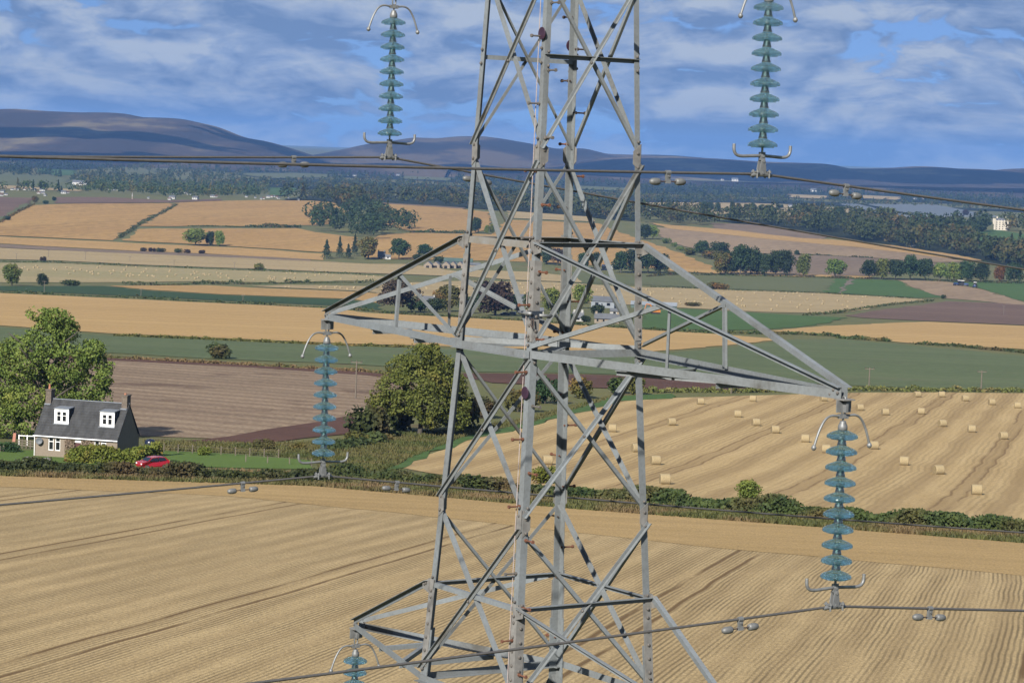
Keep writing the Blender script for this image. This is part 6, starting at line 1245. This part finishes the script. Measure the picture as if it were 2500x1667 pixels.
MB().tube([(-1.2, .6, 2.0), (-2.6, .6, 4.6), (-4.6, .6, 4.9)], [.4, .4, .3], 6).build('boom', ORG, t); MB().tube([(-4.6, .6, 4.9), (-5.4, .6, 2.2)], .28, 6).build('dipper', ORG, t); MB().prism([Vector((-5.9, 0, 2.2)), Vector((-5.0, 0, 2.2)), Vector((-4.8, 0, 1.2)), Vector((-5.8, 0, 1.1))], (0, .1, 0), (0, 1.1, 0)).build('bucket', DARKBOLT, t)
def tractor(u, v, label, rz):
    p = G(u, v); t = empty('tractor', p, rz); tag(t, label, 'tractor', 'tractors ploughing at right'); t.scale = (1.5, 1.5, 1.5)
    MB().box(-2.2, .2, -.5, .5, .8, 1.7).build('bonnet', BLUEP, t); MB().box(.1, 1.6, -.75, .75, 1.2, 2.9).build('cab', DARKG, t); MB().box(0, 1.7, -.8, .8, 2.9, 3.05).build('cab_roof', WHITE, t)
    for x, r in ((-1.7, .6), (1.0, .95)):
        for y in (-.9, .9): MB().lathe([(r*.5, -.25), (r, -.22), (r, .22), (r*.5, .25)], 14, Matrix.Translation((x, y, r)) @ Matrix.Rotation(math.pi/2, 4, 'X')).build('wheel', TYRE, t)
    return t
tractor(2338, 698, 'left of the two close blue tractors on the brown strip', .2); tractor(2354, 699, 'right of the two close blue tractors, with white roof', 2.9); tractor(2380, 703, 'lone blue tractor right of the other two', 1.3)
car(1232, 770, .1, NAVY, 'dark car parked under the copper tree'); car(1250, 769, -.1, SILV, 'silver car parked beside the dark car by the copper tree')
p = G(2228, 603); car(2228, 602, .2, WHITE and simple('van_white', (.75, .75, .74), .4), 'tiny white van on the road above the right fields', 6)
# ------------------------------------------------------------------ haze in the valley air
hz = MB().box(-21000, 21000, -900, 31500, -45, 330).mesh('haze'); ho = link('haze', hz); tag(ho, 'thin blue haze in the air', 'haze', None, 'stuff')
hm_ = bpy.data.materials.new('haze_air'); hm_.use_nodes = True; nt = hm_.node_tree; nt.nodes.clear(); o_ = nt.nodes.new('ShaderNodeOutputMaterial'); pv = nt.nodes.new('ShaderNodeVolumePrincipled')
pv.inputs['Color'].default_value = (.17, .37, .80, 1); pv.inputs['Density'].default_value = 3.8e-5; pv.inputs['Anisotropy'].default_value = 0.0
nt.links.new(pv.outputs[0], o_.inputs['Volume']); hz.materials.append(hm_)

# ------------------------------------------------------------------ unseen clouds above the view, added to throw shadows on the hills
SHADOW_CLOUD = simple('cloud_white', (.80, .80, .80), 1, 0, .05, .001, ka=1)
def shadow_cloud(x, y, z, rx, ry, rz, seed, label):
    rg = np.random.default_rng(seed); bm = bmesh.new(); bmesh.ops.create_icosphere(bm, subdivisions=5, radius=1)
    K = [(rg.normal(size=3)*(2.2+1.6*k), rg.random()*6.28, .16/(1+k*.35)) for k in range(9)]
    for v in bm.verts:
        p = np.array(v.co); d = 1+sum(a*math.sin(float(q @ p)+f) for q, f, a in K); p = p*d
        zz = p[2]*rz if p[2] > 0 else p[2]*rz*.25
        v.co = (p[0]*rx, p[1]*ry, zz)
    me = bpy.data.meshes.new('cloud'); bm.to_mesh(me); bm.free(); me.polygons.foreach_set('use_smooth', np.ones(len(me.polygons), bool))
    o = link('cloud', me, None, SHADOW_CLOUD); o.location = (x, y, z); tag(o, label, None, None, 'structure')
for i, c in enumerate([(-3000, 6300, 1500, 1300, 480, 200), (-1500, 6700, 1450, 900, 420, 180), (-2700, 7700, 1500, 600, 160, 110), (-900, 8500, 1500, 1000, 520, 220), (500, 9000, 1500, 900, 560, 220), (1500, 6500, 1450, 1300, 240, 150), (2900, 8300, 1500, 700, 260, 150)]):
    shadow_cloud(*c, 300+i, ['flat cumulus cloud over the mountain foot at far left', 'small cumulus cloud right of the far left one', 'thin cloud strip over the left mountain', 'broad cumulus cloud over the valley before the moorland hill', 'broad cumulus cloud over the moorland hill right side', 'long flat cumulus cloud over the far forest at right', 'small cumulus cloud over the right hills'][i])
